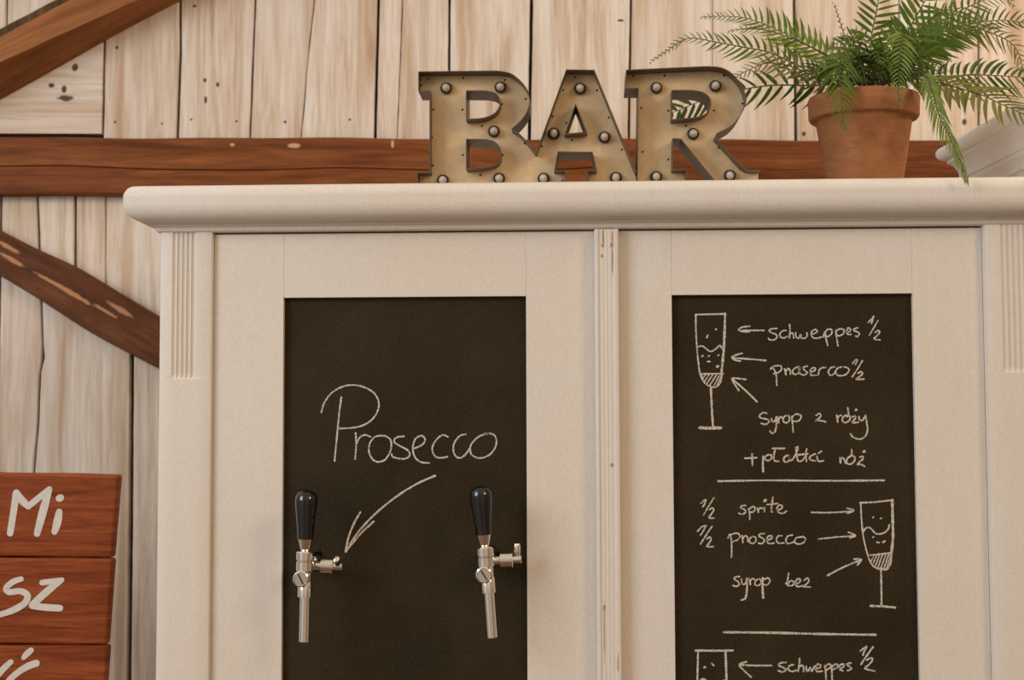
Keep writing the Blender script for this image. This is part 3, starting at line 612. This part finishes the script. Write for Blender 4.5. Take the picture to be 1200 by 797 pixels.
def letter(name, outer, holes, rim_skip, bulbs, rivets, label):
    O = [pt(p) for p in outer]; HS = [[pt(p) for p in h] for h in holes]
    loops = [O]+HS
    tri = geometry.tessellate_polygon([[Vector((x, z, 0)) for x, z in l] for l in loops])
    flat = [p for l in loops for p in l]; n = len(flat)
    yf = YF+REC; th = .002
    V = [(x, yf, z) for x, z in flat]+[(x, yf+th, z) for x, z in flat]; F = [tuple(t) for t in tri]+[tuple(i+n for i in t[::-1]) for t in tri]
    k = 0
    for l in loops:
        m = len(l)
        for i in range(m): F.append((k+i, k+(i+1) % m, n+k+(i+1) % m, n+k+i))
        k += m
    f = mesh_obj('letter', V, F, METAL, sgn, so); f['label'] = label
    # the rim: a thin strip of sheet along every outline, front to back
    rb = MB(); t = .0013
    def strip(L, closed, inward):
        m = len(L); V = []; F = []
        # orientation
        A = sum(L[i][0]*L[(i+1) % m][1]-L[(i+1) % m][0]*L[i][1] for i in range(m)) if closed else 1
        for i in range(m):
            a = L[i-1] if (closed or i > 0) else L[i]; b_ = L[(i+1) % m] if (closed or i < m-1) else L[i]; c_ = L[i]
            def nrm(p, q):
                dx, dz = q[0]-p[0], q[1]-p[1]; l = math.hypot(dx, dz)
                return (-dz/l, dx/l) if l > 1e-9 else None
            n1 = nrm(a, c_); n2 = nrm(c_, b_); n1 = n1 or n2; n2 = n2 or n1
            bx, bz = n1[0]+n2[0], n1[1]+n2[1]; l = math.hypot(bx, bz) or 1; bx, bz = bx/l, bz/l
            co_ = max(.35, bx*n1[0]+bz*n1[1]); s_ = inward*t/co_
            x, z = c_
            for (xx, zz) in ((x, z), (x+bx*s_, z+bz*s_)):
                V += [(xx, YF, zz), (xx, YF+DEP, zz)]
        E = m if closed else m-1
        for i in range(E):
            j = (i+1) % m; a, b_ = i*4, j*4
            F += [(a, a+1, b_+1, b_), (a+2, b_+2, b_+3, a+3), (a, b_, b_+2, a+2), (a+1, a+3, b_+3, b_+1)]
        if not closed: F += [(0, 2, 3, 1), ((m-1)*4, (m-1)*4+1, (m-1)*4+3, (m-1)*4+2)]
        rb.add(V, F)
    def area_(L): return sum(L[i][0]*L[(i+1) % len(L)][1]-L[(i+1) % len(L)][0]*L[i][1] for i in range(len(L)))
    so_ = 1 if area_(O) > 0 else -1
    # rim_skip: the outline without its bottom and joins, given as index runs
    for run in rim_skip: strip([O[i] for i in run], False, so_)
    for h in HS: strip(h, True, 1 if area_(h) > 0 else -1)
    rb.obj('rim', RIM, f, so, smooth=30)
    for (px, py) in bulbs:
        q = P(px, py, yf-.004); q.z = max(q.z, ZS+.0085)
        s = MB().torus((q.x, yf-.0045, q.z), .0082, .0016).obj('bulb_socket_shade', SOCKSHADE, f, so, smooth=60)
        g = MB(); g.sphere((q.x, yf-.009, q.z), .0066, 16, 12, (1, 1.25, 1)).lathe([(.005, 0), (.0045, -.006)], (q.x, yf, q.z), (0, 1, 0), 16)
        g.obj('bulb', GLASS, f, so, smooth=60)
    for (px, py) in rivets:
        q = P(px, py, yf-.001)
        MB().sphere((q.x, yf-.0002, q.z), .0017, 8, 6, (1, .7, 1)).obj('rivet', RIVET, f, so, smooth=60)
    return f
def arc(pts, n=4): return [tuple(p) for p in smooth_line(pts, n)]
Bo = [(490, 83.6), (560, 82.8)] + arc([(582, 82.6), (591, 83.8), (601, 87), (612, 96.4), (618.4, 105.8), (621.2, 115.2), (620.3, 124.6), (616.5, 134), (610, 142.5), (600.5, 151)]) + arc([(600.8, 151.6), (610, 157.6), (619.4, 168), (628, 179)]) + [(628, BOT), (488.5, BOT), (488.5, 202), (503.2, 201.5), (503.2, 106.8), (490, 106.8)]
nb = len(Bo)
u = lambda o, k, L: [(o[0]+a/k, o[1]+b_/k) for a, b_ in L]
letter('letter', Bo, [[(546, 105.8), (560, 105.8)]+arc([(570, 106), (580, 108.5), (585, 113.5), (586.5, 119.5), (585, 126.5), (580, 133), (570, 137.8), (560, 139.5)])+[(546, 140.3)],
        [(546, 162.7), (560, 162.7)]+arc([(570, 163), (580, 166), (586, 173), (587.5, 182), (585, 190), (577, 195), (562, 197.5)])+[(546, 198.2)]],
       [list(range(nb-5, nb))+list(range(0, nb-6))], [(523, 103.5), (586.4, 102.5), (578.9, 154.2), (519, 211.5), (585, 209.4)],
       u((480, 70), 5.31, [(72, 160), (115, 118), (333, 113), (592, 125), (722, 243), (573, 275), (148, 310), (328, 310), (140, 483), (450, 412), (332, 592), (578, 592), (145, 657), (440, 717), (715, 520)]), 'letter B')
Ao = [(663.3, 81.3), (696.6, 81.7), (745.8, 201.8), (746.2, BOT), (688.3, BOT), (688.3, 199), (698.5, 199), (693.8, 178.8), (654.3, 178.3), (650.5, 199.4), (662.7, 199.4), (662.7, BOT), (628, BOT), (628, 179)]
letter('letter', Ao, [[(674.6, 120.5), (688.3, 155.3), (661.5, 157.5)]], [[13, 0, 1, 2], [4, 5, 6, 7, 8, 9, 10, 11]], [(679.7, 104), (649, 156.6), (708.3, 161), (637, 209.4), (721.7, 208.4)],
       u((610, 70), 5.31, [(265, 188), (475, 188), (200, 352), (285, 392), (548, 358), (320, 500), (132, 537), (630, 558), (262, 750), (420, 750), (340, 108)]), 'letter A')
Ro = [(733.6, 81.7), (800, 78.6)] + arc([(826, 77.4), (840, 78), (850, 80.8), (859.4, 87), (868.8, 98.2), (873.5, 109.5), (874.8, 119), (871.6, 128.4), (865, 139.7), (855.6, 149.1), (840.5, 156.8)]) + [(838.8, 161)] + arc([(866, 191), (870.7, 195.2), (876.3, 198.6), (884, 199.3)]) + [(891.4, 198.6), (891.4, BOT), (838.5, BOT), (797.6, 163.2), (789, 162.8), (788.6, 198.4), (804.7, 198.4), (804.7, BOT), (746.6, BOT), (747.6, 103.8), (732.6, 104)]
nr = len(Ro)
letter('letter', Ro, [[(787, 105.4), (800, 105.3)]+arc([(812, 105.4), (823, 107.5), (831, 113), (833.5, 120), (832, 128), (826, 134.5), (815, 138.2)])+[(800, 139.6), (787, 140.5)]],
       [list(range(nr-3, nr))+list(range(0, nr-10)), list(range(nr-9, nr-3))], [(769.3, 103), (838.3, 101), (812.3, 157), (769, 207.5), (855.2, 206)],
       u((720, 70), 5.31, [(312, 98), (682, 98), (797, 272), (168, 300), (335, 316), (620, 315), (445, 410), (176, 572), (335, 620), (650, 547), (780, 680), (118, 100)]), 'letter R')

# ================================================================== TAPS
CHROME, n, b = node_mat('chrome'); b.inputs['Base Color'].default_value = (0.80, 0.74, 0.66, 1); b.inputs['Metallic'].default_value = 1; b.inputs['Roughness'].default_value = 0.10
BLK = plain('black_lacquer', (0.004, 0.003, 0.0025), 0.10, coat=0.25)
SLOT = plain('screw_slot', (0.02, 0.015, 0.01), 0.6)
def make_tap(loc, rot, label, lev):
    t = thing('beer_tap', loc, label, 'tap', 'beer taps on the blackboard')
    t.rotation_euler = (0, rot, 0)
    Yb = -.078
    MB().lathe([(.0125, .072), (.0128, .080), (.0152, .105), (.0172, .124), (.0176, .131), (.0165, .138), (.0130, .1435), (.0075, .1465), (.001, .1475)][::1], (0, Yb, -.034), (0, 0, 1), 28).obj('handle', BLK, t, smooth=50)
    MB().lathe([(.0066, 0), (.0088, .008), (.0112, .019), (.0122, .0195)], (0, Yb, .019), (0, 0, 1), 24).obj('ferrule', CHROME, t, smooth=40)
    bd = MB()
    bd.lathe([(.0135, -.010), (.0135, .0035), (.0122, .0045), (.0122, .0060), (.0138, .0070), (.0138, .0175), (.0120, .0195), (.006, .020)], (0, Yb, 0), (0, 0, 1), 28)
    bd.lathe([(.0095, -.014), (.0125, -.010)], (0, Yb, 0), (0, 0, 1), 24)
    bd.lathe([(.0105, 0), (.0105, .010), (.0085, .0115), (.0085, .040), (.012, .041), (.012, .060), (.0095, .062), (.0095, .0785)], (0, Yb, -.002), (0, 1, 0), 24)
    bd.lathe([(.0112, -.050), (.0112, -.028), (.0100, -.026), (.0100, -.010)], (.001, Yb, 0), (0, 0, 1), 24)
    bd.obj('body', CHROME, t, smooth=40)
    MB().lathe([(.0175, -.0065), (.019, -.003), (.0185, .0), (.012, .0)][::-1], (0, -.0005, -.002), (0, -1, 0), 28).obj('wall_flange', BLK, t, smooth=30)
    MB().lathe([(.0078, -.118), (.0082, -.118), (.0082, -.050), (.0078, -.050)], (.0015, Yb, 0), (0, 0, 1), 24).obj('spout', CHROME, t, smooth=40)
    sc_ = MB().lathe([(.004, .010), (.0125, .011), (.0125, .0165), (.0105, .0178), (.0098, .0168), (.002, .0168)], (-.003, Yb, -.0215), (0, -1, 0), 28).obj('screw_cap', CHROME, t, smooth=30)
    sl = MB(); a = math.radians(62)
    for s in (1,):
        d = Vector((math.cos(a), 0, -math.sin(a)))*.0085; e = Vector((math.sin(a), 0, math.cos(a)))*.0012; c0 = Vector((-.003, Yb-.0172, -.0215)); y1 = Vector((0, .0006, 0))
        V = [c0+d+e, c0+d-e, c0-d-e, c0-d+e]; V = V+[v+y1 for v in V]
        sl.add(V, [(0, 1, 2, 3), (7, 6, 5, 4), (0, 4, 5, 1), (1, 5, 6, 2), (2, 6, 7, 3), (3, 7, 4, 0)])
    sl.obj('slot', SLOT, sc_)
    yc = -.052
    cp = MB()
    cp.lathe([(.0075, .004), (.0075, .020), (.009, .021)], (0, yc, -.004), (1, 0, -.03), 20)
    cp.lathe([(.009, .0205), (.0128, .021), (.0128, .0395), (.0115, .0405), (.0065, .0405)], (0, yc, -.004), (1, 0, -.03), 28)
    cp.lathe([(.0065, .040), (.0065, .053), (.0055, .054)], (0, yc, -.004), (1, 0, -.03), 18)
    c_ = cp.obj('flow_adjuster', CHROME, t, smooth=30)
    MB().lathe([(.0042, -.004), (.0042, .006), (.0052, .010), (.0055, .020), (.0045, .0235), (.002, .0245)], (.0475, yc, -.0045), lev, 16).obj('lever', CHROME, c_, smooth=40)
    return t
pb = P(571.5, 661, YB); 
def tap_at(px, py, rot, label, lev):
    q = P(px, py, YB-.078); make_tap((q.x, YB-.0002, q.z), rot, label, lev)
tap_at(357.5, 661, math.radians(1.0), 'chrome tap with black handle at the left, under the chalk arrow tip', (.0, -.85, .55))
tap_at(569, 656, math.radians(-4.0), 'chrome tap with leaning black handle beside the right door stile', (.03, 0, 1))

# ================================================================== PLANK SIGN, LOWER LEFT
YS = .10
def sxz(px, py): q = P(px, py, YS); return q.x, q.z
SIGNW = wood('red_stained_wood', (0.12, 0.021, 0.004), (0.245, 0.053, 0.012), (0.33, 0.085, 0.024), along=2.6, across=40, rough=0.5, perisle=0.15, sc=7)
CREAM = plain('cream_lettering_paint', (0.62, 0.56, 0.49), 0.6, nsc=120, lo=0.85)
ps = thing('plank_sign', (P(-30, 700, YS).x, YS+.02, 0), 'red brown stained plank sign with cream brush lettering at the lower left', 'sign')
pso = ps.location.copy()
def sboard(tl, tr, br_, bl):
    pts = [sxz(*p) for p in (tl, tr, br_, bl)]; V = []; n_ = 14
    U = []; F = []
    for i in range(n_+1):
        f = i/n_
        for (a, b_) in ((3, 2), (0, 1)):
            x = pts[a][0]+(pts[b_][0]-pts[a][0])*f; z = pts[a][1]+(pts[b_][1]-pts[a][1])*f+ (0.0006*math.sin(f*17+a) if 0 < i < n_ else 0)
            for y in (YS, YS+.022): V.append((x, y, z)); U.append((z, x))
    for i in range(n_):
        a = i*4; b_ = a+4; F += [(a, b_, b_+2, a+2), (a+1, a+3, b_+3, b_+1), (a, a+1, b_+1, b_), (a+2, b_+2, b_+3, a+3)]
    F += [(0, 2, 3, 1), (n_*4, n_*4+1, n_*4+3, n_*4+2)]
    return mesh_obj('board', V, F, SIGNW, ps, pso, uv=U, bevel=.005, segs=3)
b1 = sboard((-190, 550), (139.5, 556.2), (131.5, 653.6), (-190, 651))
b2 = sboard((-190, 651.9), (132.3, 654.4), (125, 755.6), (-190, 754.4))
b3 = sboard((-190, 755.2), (126.6, 756.4), (119, 858), (-190, 857))
def brush(strokes, parent, o, k, label=None):
    mb = MB()
    for i, (st, w) in enumerate(strokes):
        pts = [(*sxz(o[0]+p[0]/k, o[1]+p[1]/k), (p[2] if len(p) > 2 else w)/k*.00141) for p in st]
        ribbon(mb, pts, 0, YS-.00005*i, .0007, len(pts) > 2, .02)
    q = mb.obj('lettering', CREAM, parent, pso)
    if label: q['label'] = label
brush([([(80, 497, 52), (105, 340, 54), (128, 185, 58)], 50), ([(128, 185, 56), (175, 245, 58), (222, 288, 52)], 50), ([(222, 288, 50), (300, 225, 50), (385, 155, 46)], 50), ([(383, 160, 50), (335, 330, 66), (290, 500, 52)], 56), ([(462, 332, 52), (448, 410, 66), (426, 485, 50)], 60), ([(462, 226, 56), (472, 222, 56)], 56)], b1, (0, 550), 6.64, 'cream letters Mi')
brush([([(135, 155, 34), (85, 172, 38), (40, 212, 38), (60, 238, 38), (130, 232, 38), (175, 258, 42), (160, 305, 42), (100, 345, 42), (30, 372, 38), (-60, 395, 34)], 40), ([(268, 178, 36), (330, 170, 36), (395, 160, 30)], 36), ([(392, 163, 32), (310, 225, 46), (205, 320, 44)], 40), ([(205, 325, 40), (290, 335, 44), (382, 340, 42)], 44)], b2, (0, 650), 5.42, 'cream letters sz')
brush([([(150, 655, 30), (172, 630, 40), (198, 608, 36)], 36), ([(232, 690, 44), (180, 708, 44), (110, 752, 40), (50, 812, 40), (25, 880, 40), (60, 940, 40), (130, 935, 36)], 42), ([(70, 682, 34), (20, 728, 40), (-40, 800, 38), (-90, 880, 36)], 36)], b3, (0, 650), 5.42)
xp = P(-60, 700, YS+.03).x
x0_, z1_ = sxz(-185, 570); x1_, z0_ = sxz(108, 840)
MB().box((x0_, YS+.0222, z0_), (x1_, YS+.034, z1_)).obj('backing_board', GAPSHADE, ps, pso, bevel=.001)
MB().box((xp-.03, YS+.0345, 0), (xp+.03, YS+.07, sxz(-60, 575)[1])).obj('post', BEAM, ps, pso, bevel=.003)

# ================================================================== POTTED FERN
PY = .155
pc = P(1012.3, 150, PY)
pf = thing('potted_fern', (pc.x, PY, ZTOP), 'green fern in a terracotta pot on the wardrobe top beside the letter R', 'potted plant')
po = pf.location.copy()
TERRA, n, b = node_mat('terracotta')
t1 = noise(n, mapped(n, (1, 1, 1)), 26, 5, 0.65); t2 = noise(n, mapped(n, (1, 1, 6)), 14, 4, 0.6, 1.0)
c = mix(n, ramp(n, t1, [(0.3, (0,)*3), (0.7, (1,)*3)]), (0.235, 0.090, 0.033), (0.33, 0.138, 0.055))
c = mix(n, ramp(n, t2, [(0.52, (0,)*3), (0.75, (0.45,)*3)]), c, (0.40, 0.215, 0.115))
n.links.new(c, b.inputs['Base Color']); b.inputs['Roughness'].default_value = 0.8; b.inputs['Specular IOR Level'].default_value = 0.15; bump(n, b, t1, 0.12, 0.001)
sp = FPX/2.40
RR = 64/sp; zr = P(1012, 100, PY-RR).z-ZTOP; zl = P(1012, 141, PY).z-ZTOP
Rb = 55.5/sp; R0_ = 41.5/sp
MB().lathe([(R0_*.93, 0), (R0_, .003), (R0_+(Rb-R0_)*.5, zl*.5), (Rb, zl-.001), (Rb+.001, zl), (RR-.003, zl), (RR-.0005, zl+.004), (RR, zl+.02), (RR+.001, zr-.006), (RR-.001, zr-.001), (RR-.004, zr), (RR-.010, zr-.002), (RR-.012, zr-.02), (RR-.016, zr-.05)], (0, 0, .0003), (0, 0, 1), 64).obj('pot', TERRA, pf, smooth=35)
SOIL = plain('potting_soil', (0.03, 0.02, 0.013), 0.95, nsc=160, lo=0.4, bump=0.6)
MB().lathe([(RR-.0165, zr-.046), (RR-.0145, zr-.024), (RR*.5, zr-.016), (.002, zr-.014)], (0, 0, 0), (0, 0, 1), 40).obj('soil', SOIL, pf, smooth=60)
def leafmat(name, a, b_):
    m, n, bs = node_mat(name)
    g = N(n, 'ShaderNodeNewGeometry'); f = noise(n, mapped(n, (1, 1, 1)), 30, 3)
    c = mix(n, math_(n, 'MULTIPLY', math_(n, 'ADD', g.outputs['Random Per Island'], f), 0.5), a, b_)
    n.links.new(c, bs.inputs['Base Color']); bs.inputs['Roughness'].default_value = 0.5; bs.inputs['Specular IOR Level'].default_value = 0.2
    bs.inputs['Transmission Weight'].default_value = 0.0
    tr = N(n, 'ShaderNodeBsdfTranslucent'); n.links.new(c, tr.inputs[0]); ms = N(n, 'ShaderNodeMixShader'); ms.inputs[0].default_value = 0.25
    out = n.nodes['Material Output']; n.links.new(bs.outputs[0], ms.inputs[1]); n.links.new(tr.outputs[0], ms.inputs[2]); n.links.new(ms.outputs[0], out.inputs[0]); return m
GREEN = leafmat('fern_green', (0.050, 0.105, 0.008), (0.150, 0.225, 0.026))
DEEP = leafmat('fern_deep_green', (0.022, 0.055, 0.004), (0.075, 0.130, 0.012))
LIGHT = leafmat('fern_light_green', (0.12, 0.18, 0.025), (0.26, 0.32, 0.065))
OLIVE = leafmat('fern_olive', (0.11, 0.115, 0.018), (0.24, 0.22, 0.05))
STEM = plain('fern_rachis', (0.075, 0.055, 0.018), 0.5)
def frond(pts, mat, lmax, nrm=(0.1, -1, .45), droop=.35, sp_=8.2, ang=13, prof=None, wid=.15, sides=(1, 1), start=.12, stalk=None):
    """pts: (px, py, y) along the rachis, base first"""
    L = [P(a, b_, y) for a, b_, y in pts]; L = [Vector(p) for p in smooth_line([tuple(p) for p in L], 12)]
    cum = [0]
    for a, b_ in zip(L, L[1:]): cum.append(cum[-1]+(b_-a).length)
    tot = cum[-1]
    def at(d):
        j = 0
        while j < len(cum)-2 and cum[j+1] < d: j += 1
        f = (d-cum[j])/max(1e-9, cum[j+1]-cum[j]); p = L[j].lerp(L[j+1], f)
        a, b_ = L[max(j-1, 0)], L[min(j+2, len(L)-1)]; return p, (b_-a).normalized()
    mb = MB(); nn = Vector(nrm).normalized(); k = .00140
    st = sp_*k; d = tot*start; i = 0
    while d < tot-.002:
        t = d/tot
        env = prof(t) if prof else min(1, .35+t*2.6)*min(1, (1-t)*1.9+.06)
        p, T = at(d); s0 = T.cross(nn); s0.normalize()
        for sd in (1, -1):
            if not sides[0 if sd > 0 else 1]: continue
            ln = lmax*1.12*k*env*random.uniform(.86, 1.1)*sides[0 if sd > 0 else 1]
            if ln < .003: ln = .003
            aa = math.radians(ang+random.uniform(-7, 7)+t*22); dirv = (s0*sd*math.cos(aa)+T*math.sin(aa)).normalized()
            dirv = (dirv + nn*random.uniform(-.12, .22)).normalized()
            w = max(.0022, ln*wid); wv = (T-dirv*T.dot(dirv)).normalized(); wv = (wv + nn*random.uniform(-.45, .45)).normalized()
            base = p+T*(st*.5 if sd < 0 else 0)+dirv*.0006; V = []; F = []
            nl = nn*.12*w
            for q, ww in ((0, .35), (.15, .95), (.4, 1.0), (.65, .8), (.85, .45), (1.0, .03)):
                c_ = base+dirv*(ln*q)+T*(ln*.32*q*q)-Vector((0, 0, ln*droop*q*q))
                V += [c_-wv*(w*.5*ww), c_+nl*ww*-1.5, c_+wv*(w*.5*ww)]
            for q in range(5): F += [(q*3, q*3+1, q*3+4, q*3+3), (q*3+1, q*3+2, q*3+5, q*3+4)]
            mb.add(V, F)
        d += st*(1.0 if t < .6 else 1.0-(t-.6)*.9); i += 1
    fo = mb.obj('frond', mat, pf, po)
    n_ = len(L); MB().tube(L, [.0016*(1-.7*i/n_) for i in range(n_)], 6).obj('stalk', stalk or STEM, fo, po, smooth=60)
    return fo
B0 = .155
FR = [
 ([(1008, 98, .16), (985, 78, .17), (962, 62, .19), (938, 48, .20), (915, 37, .21), (895, 28, .22), (873, 21, .23), (848, 19, .23), (822, 20, .23)], GREEN, 28, dict(droop=-.05)),
 ([(1006, 98, .15), (978, 70, .14), (950, 55, .14), (925, 44, .14), (900, 36, .15), (875, 33.5, .16), (853, 37, .17)], LIGHT, 22, dict(droop=.1)),
 ([(1006, 99, .16), (984, 96, .15), (957, 88, .15), (930, 74, .15), (900, 61, .16), (870, 55, .17), (840, 49.5, .17), (815, 45, .17), (800, 47, .17), (781, 60, .165), (764, 71, .16)], GREEN, 24, dict(droop=.06, prof=lambda t: (min(1, .35+t*2.2) if t < .5 else max(.12, 1-(t-.5)*2.1)))),
 ([(1004, 99, .15), (968, 97, .14), (945, 85, .135), (920, 76, .13), (900, 74, .13), (886, 78, .13), (866, 88, .13), (856, 96, .13)], OLIVE, 24, dict(droop=.05)),
 ([(1012, 96, .16), (960, 100, .2), (905, 100, .21), (865, 106, .22), (840, 112, .22), (812, 122, .22), (796, 129, .22), (783, 133, .22)], DEEP, 30, dict(droop=.05, sp_=13, wid=.17, prof=lambda t: 1)),
 ([(1012, 92, .14), (1004, 66, .11), (992, 58, .085), (985, 72, .065), (984, 95, .052), (987, 125, .045), (989, 153, .04)], GREEN, 31, dict(droop=.3, start=.25, sp_=6.2, nrm=(0, -1, .15), prof=lambda t: min(1, .5+t)*min(1, (1-t)*1.45+.08))),
 ([(1018, 95, .16), (1020, 60, .17), (1022, 38, .18), (1027, 14, .18), (1031, -10, .18), (1034, -40, .18)], GREEN, 30, dict(droop=.35, start=.3)),
 ([(1030, 95, .14), (1050, 50, .11), (1058, 38, .085), (1056, 56, .065), (1054, 80, .054), (1053, 102, .048), (1054, 124, .045)], LIGHT, 25, dict(droop=.25, start=.25, sp_=6.0, nrm=(0, -1, .15), prof=lambda t: min(1, .5+t)*min(1, (1-t)*1.35+.1))),
 ([(1028, 96, .16), (1048, 62, .16), (1064, 36, .16), (1080, 8, .16), (1094, -20, .16), (1104, -50, .16)], GREEN, 36, dict(droop=.45, start=.2)),
 ([(1030, 97, .15), (1056, 78, .14), (1080, 60, .13), (1104, 47, .13), (1129, 37.5, .13), (1153, 34, .13), (1174, 33, .13)], GREEN, 27, dict(droop=.18)),
 ([(1032, 96, .17), (1062, 66, .18), (1090, 40, .19), (1117, 18, .2), (1137, 7, .2), (1158, -1, .2), (1178, -2, .2), (1188, 8, .2)], GREEN, 32, dict(droop=.35)),
 ([(1034, 98, .16), (1060, 92, .17), (1085, 89.5, .19), (1113, 89, .21), (1153, 88, .23), (1199, 91, .24), (1240, 98, .25), (1280, 110, .25)], DEEP, 32, dict(droop=.25, ang=12, sp_=9)),
 ([(1036, 99, .15), (1066, 92, .11), (1096, 96, .07), (1122, 103, .03), (1150, 111, -.01), (1171, 121, -.03), (1190, 129.5, -.045), (1220, 144, -.06), (1250, 165, -.075)], OLIVE, 36, dict(droop=.15, ang=22, sp_=9)),
 ([(1034, 97, .13), (1066, 82, .08), (1084, 88, .03), (1092, 106, -.02), (1101, 136, -.05), (1115, 165, -.058), (1127, 194, -.062), (1133, 214, -.064)], LIGHT, 15, dict(droop=.55, start=.32, sp_=5.2, nrm=(-.5, -1, .2), ang=40, prof=lambda t: min(1, .7+t)*min(1, (1-t)*2.2+.2))),
 ([(1036, 96, .2), (1080, 52, .26), (1125, 30, .29), (1165, 40, .3), (1190, 56, .3), (1200, 86, .3), (1203, 112, .3)], OLIVE, 30, dict(droop=.3)),
 ([(1034, 94, .2), (1085, 46, .25), (1140, 28, .28), (1180, 24, .29), (1215, 32, .29), (1245, 52, .29)], DEEP, 26, dict(droop=-.05)),
 ([(1010, 98, .15), (1002, 78, .13), (996, 58, .12), (1000, 42, .11), (1012, 34, .11)], GREEN, 24, dict(droop=.35)),
 ([(1020, 98, .15), (1028, 76, .12), (1036, 60, .10), (1036, 76, .085), (1030, 92, .08)], GREEN, 22, dict(droop=.3)),
 ([(1008, 99, .14), (985, 86, .11), (965, 78, .09), (948, 84, .075), (938, 98, .07)], DEEP, 24, dict(droop=.3)),
 ([(1028, 98, .14), (1052, 82, .11), (1070, 78, .09), (1078, 92, .075), (1078, 112, .07)], DEEP, 22, dict(droop=.3)),
 ([(1016, 98, .17), (1004, 70, .2), (990, 42, .22), (984, 24, .22), (978, 6, .22)], OLIVE, 7, dict(droop=.1, start=.45)),
 ([(1018, 98, .18), (1018, 66, .22), (1010, 44, .24), (990, 46, .25), (968, 58, .25)], DEEP, 26, dict(droop=.3)),
 ([(1022, 98, .18), (1044, 60, .22), (1066, 46, .24), (1092, 52, .25), (1108, 70, .25)], DEEP, 28, dict(droop=.3)),
 ([(1014, 99, .14), (1010, 84, .10), (1008, 76, .08), (1012, 84, .07), (1014, 98, .066)], DEEP, 20, dict(droop=.2)),
 ([(1026, 98, .16), (1058, 62, .13), (1084, 28, .11), (1108, 12, .10), (1126, 18, .09), (1134, 36, .09)], GREEN, 26, dict(droop=.35)),
 ([(1026, 98, .15), (1060, 74, .12), (1082, 66, .10), (1098, 76, .09), (1104, 94, .09)], GREEN, 24, dict(droop=.3)),
]
for ex, ey, yy in ((968, 92, .23), (985, 84, .25), (1050, 86, .25), (1066, 93, .23), (1000, 88, .22), (1036, 88, .22)):
    FR.append(([(1018, 103, .17), ((1018+ex)/2, (100+ey)/2, .2), (ex, ey, yy)], DEEP, 20, dict(droop=.1, start=.05, sp_=6, wid=.2)))
rf = random.Random(11)
for i_ in range(12):
    a_ = -80+160*(i_+.5)/12+rf.uniform(-6, 6); r_ = rf.uniform(34, 50); dy = rf.uniform(-.09, .10)
    ex, ey = 1016+r_*math.sin(math.radians(a_))*1.15, 92-r_*math.cos(math.radians(a_))*.75
    FR.append(([(1016+(ex-1016)*.08, 98, .155), ((1016+ex)/2, (92+ey)/2-8, .155+dy*.5), (ex, ey, .155+dy), (ex+(ex-1016)*.35, ey+14, .155+dy*1.35)], (DEEP, GREEN, DEEP)[i_ % 3], 22, dict(droop=.3, start=.2)))
for pts, mat, lm, kw in FR: frond(pts, mat, lm, **kw)

# ================================================================== WHITE MOULDED PLINTH BEHIND THE FERN
BY = .585
q = P(1096, 174, BY); zt = q.z; hh = zt-ZTOP-.0004
prof = [(.012, 0), (.004, .003), (.0005, .008), (0, .014), (.002, .020), (.0065, .025), (.013, .028), (.017, .0292), (.0175, .034), (.021, .036), (.027, .042), (.032, .050), (.0345, .058), (.035, .068), (.0385, .069), (.039, .076), (.045, .083), (.048, .092), (.049, .098), (.054, .099), (.055, .125), (.055, hh)]
ux = Vector((math.cos(math.radians(4.2)), math.sin(math.radians(4.2)), 0)); uy = Vector((math.sin(math.radians(4.2)), -math.cos(math.radians(4.2)), 0))
c00 = Vector((q.x, q.y, 0)); LW, LD = .42, .50
V = []; F = []; m = len(prof)
for (a, b_) in ((0, 0), (0, 1), (1, 1), (1, 0)):
    for o, h in prof:
        sx_ = o if a == 0 else LW-o; sy_ = o if b_ == 0 else LD-o
        pnt = c00+ux*sx_+uy*sy_; V.append((pnt.x, pnt.y, zt-h))
for k in range(4):
    for j in range(m-1): a = k*m; b_ = ((k+1) % 4)*m; F.append((a+j, a+j+1, b_+j+1, b_+j))
F.append((0, m, 2*m, 3*m)); F.append((4*m-1, 3*m-1, 2*m-1, m-1))
pl = mesh_obj('plinth', V, F, plain('plinth_white_paint', (0.87, 0.83, 0.77), 0.55, nsc=20, lo=0.93), org=(c00+ux*LW/2+uy*LD/2+Vector((0, 0, ZTOP))), smooth=28)
tag(pl, 'white plinth with stepped mouldings behind the fern fronds on the wardrobe top', 'plinth')
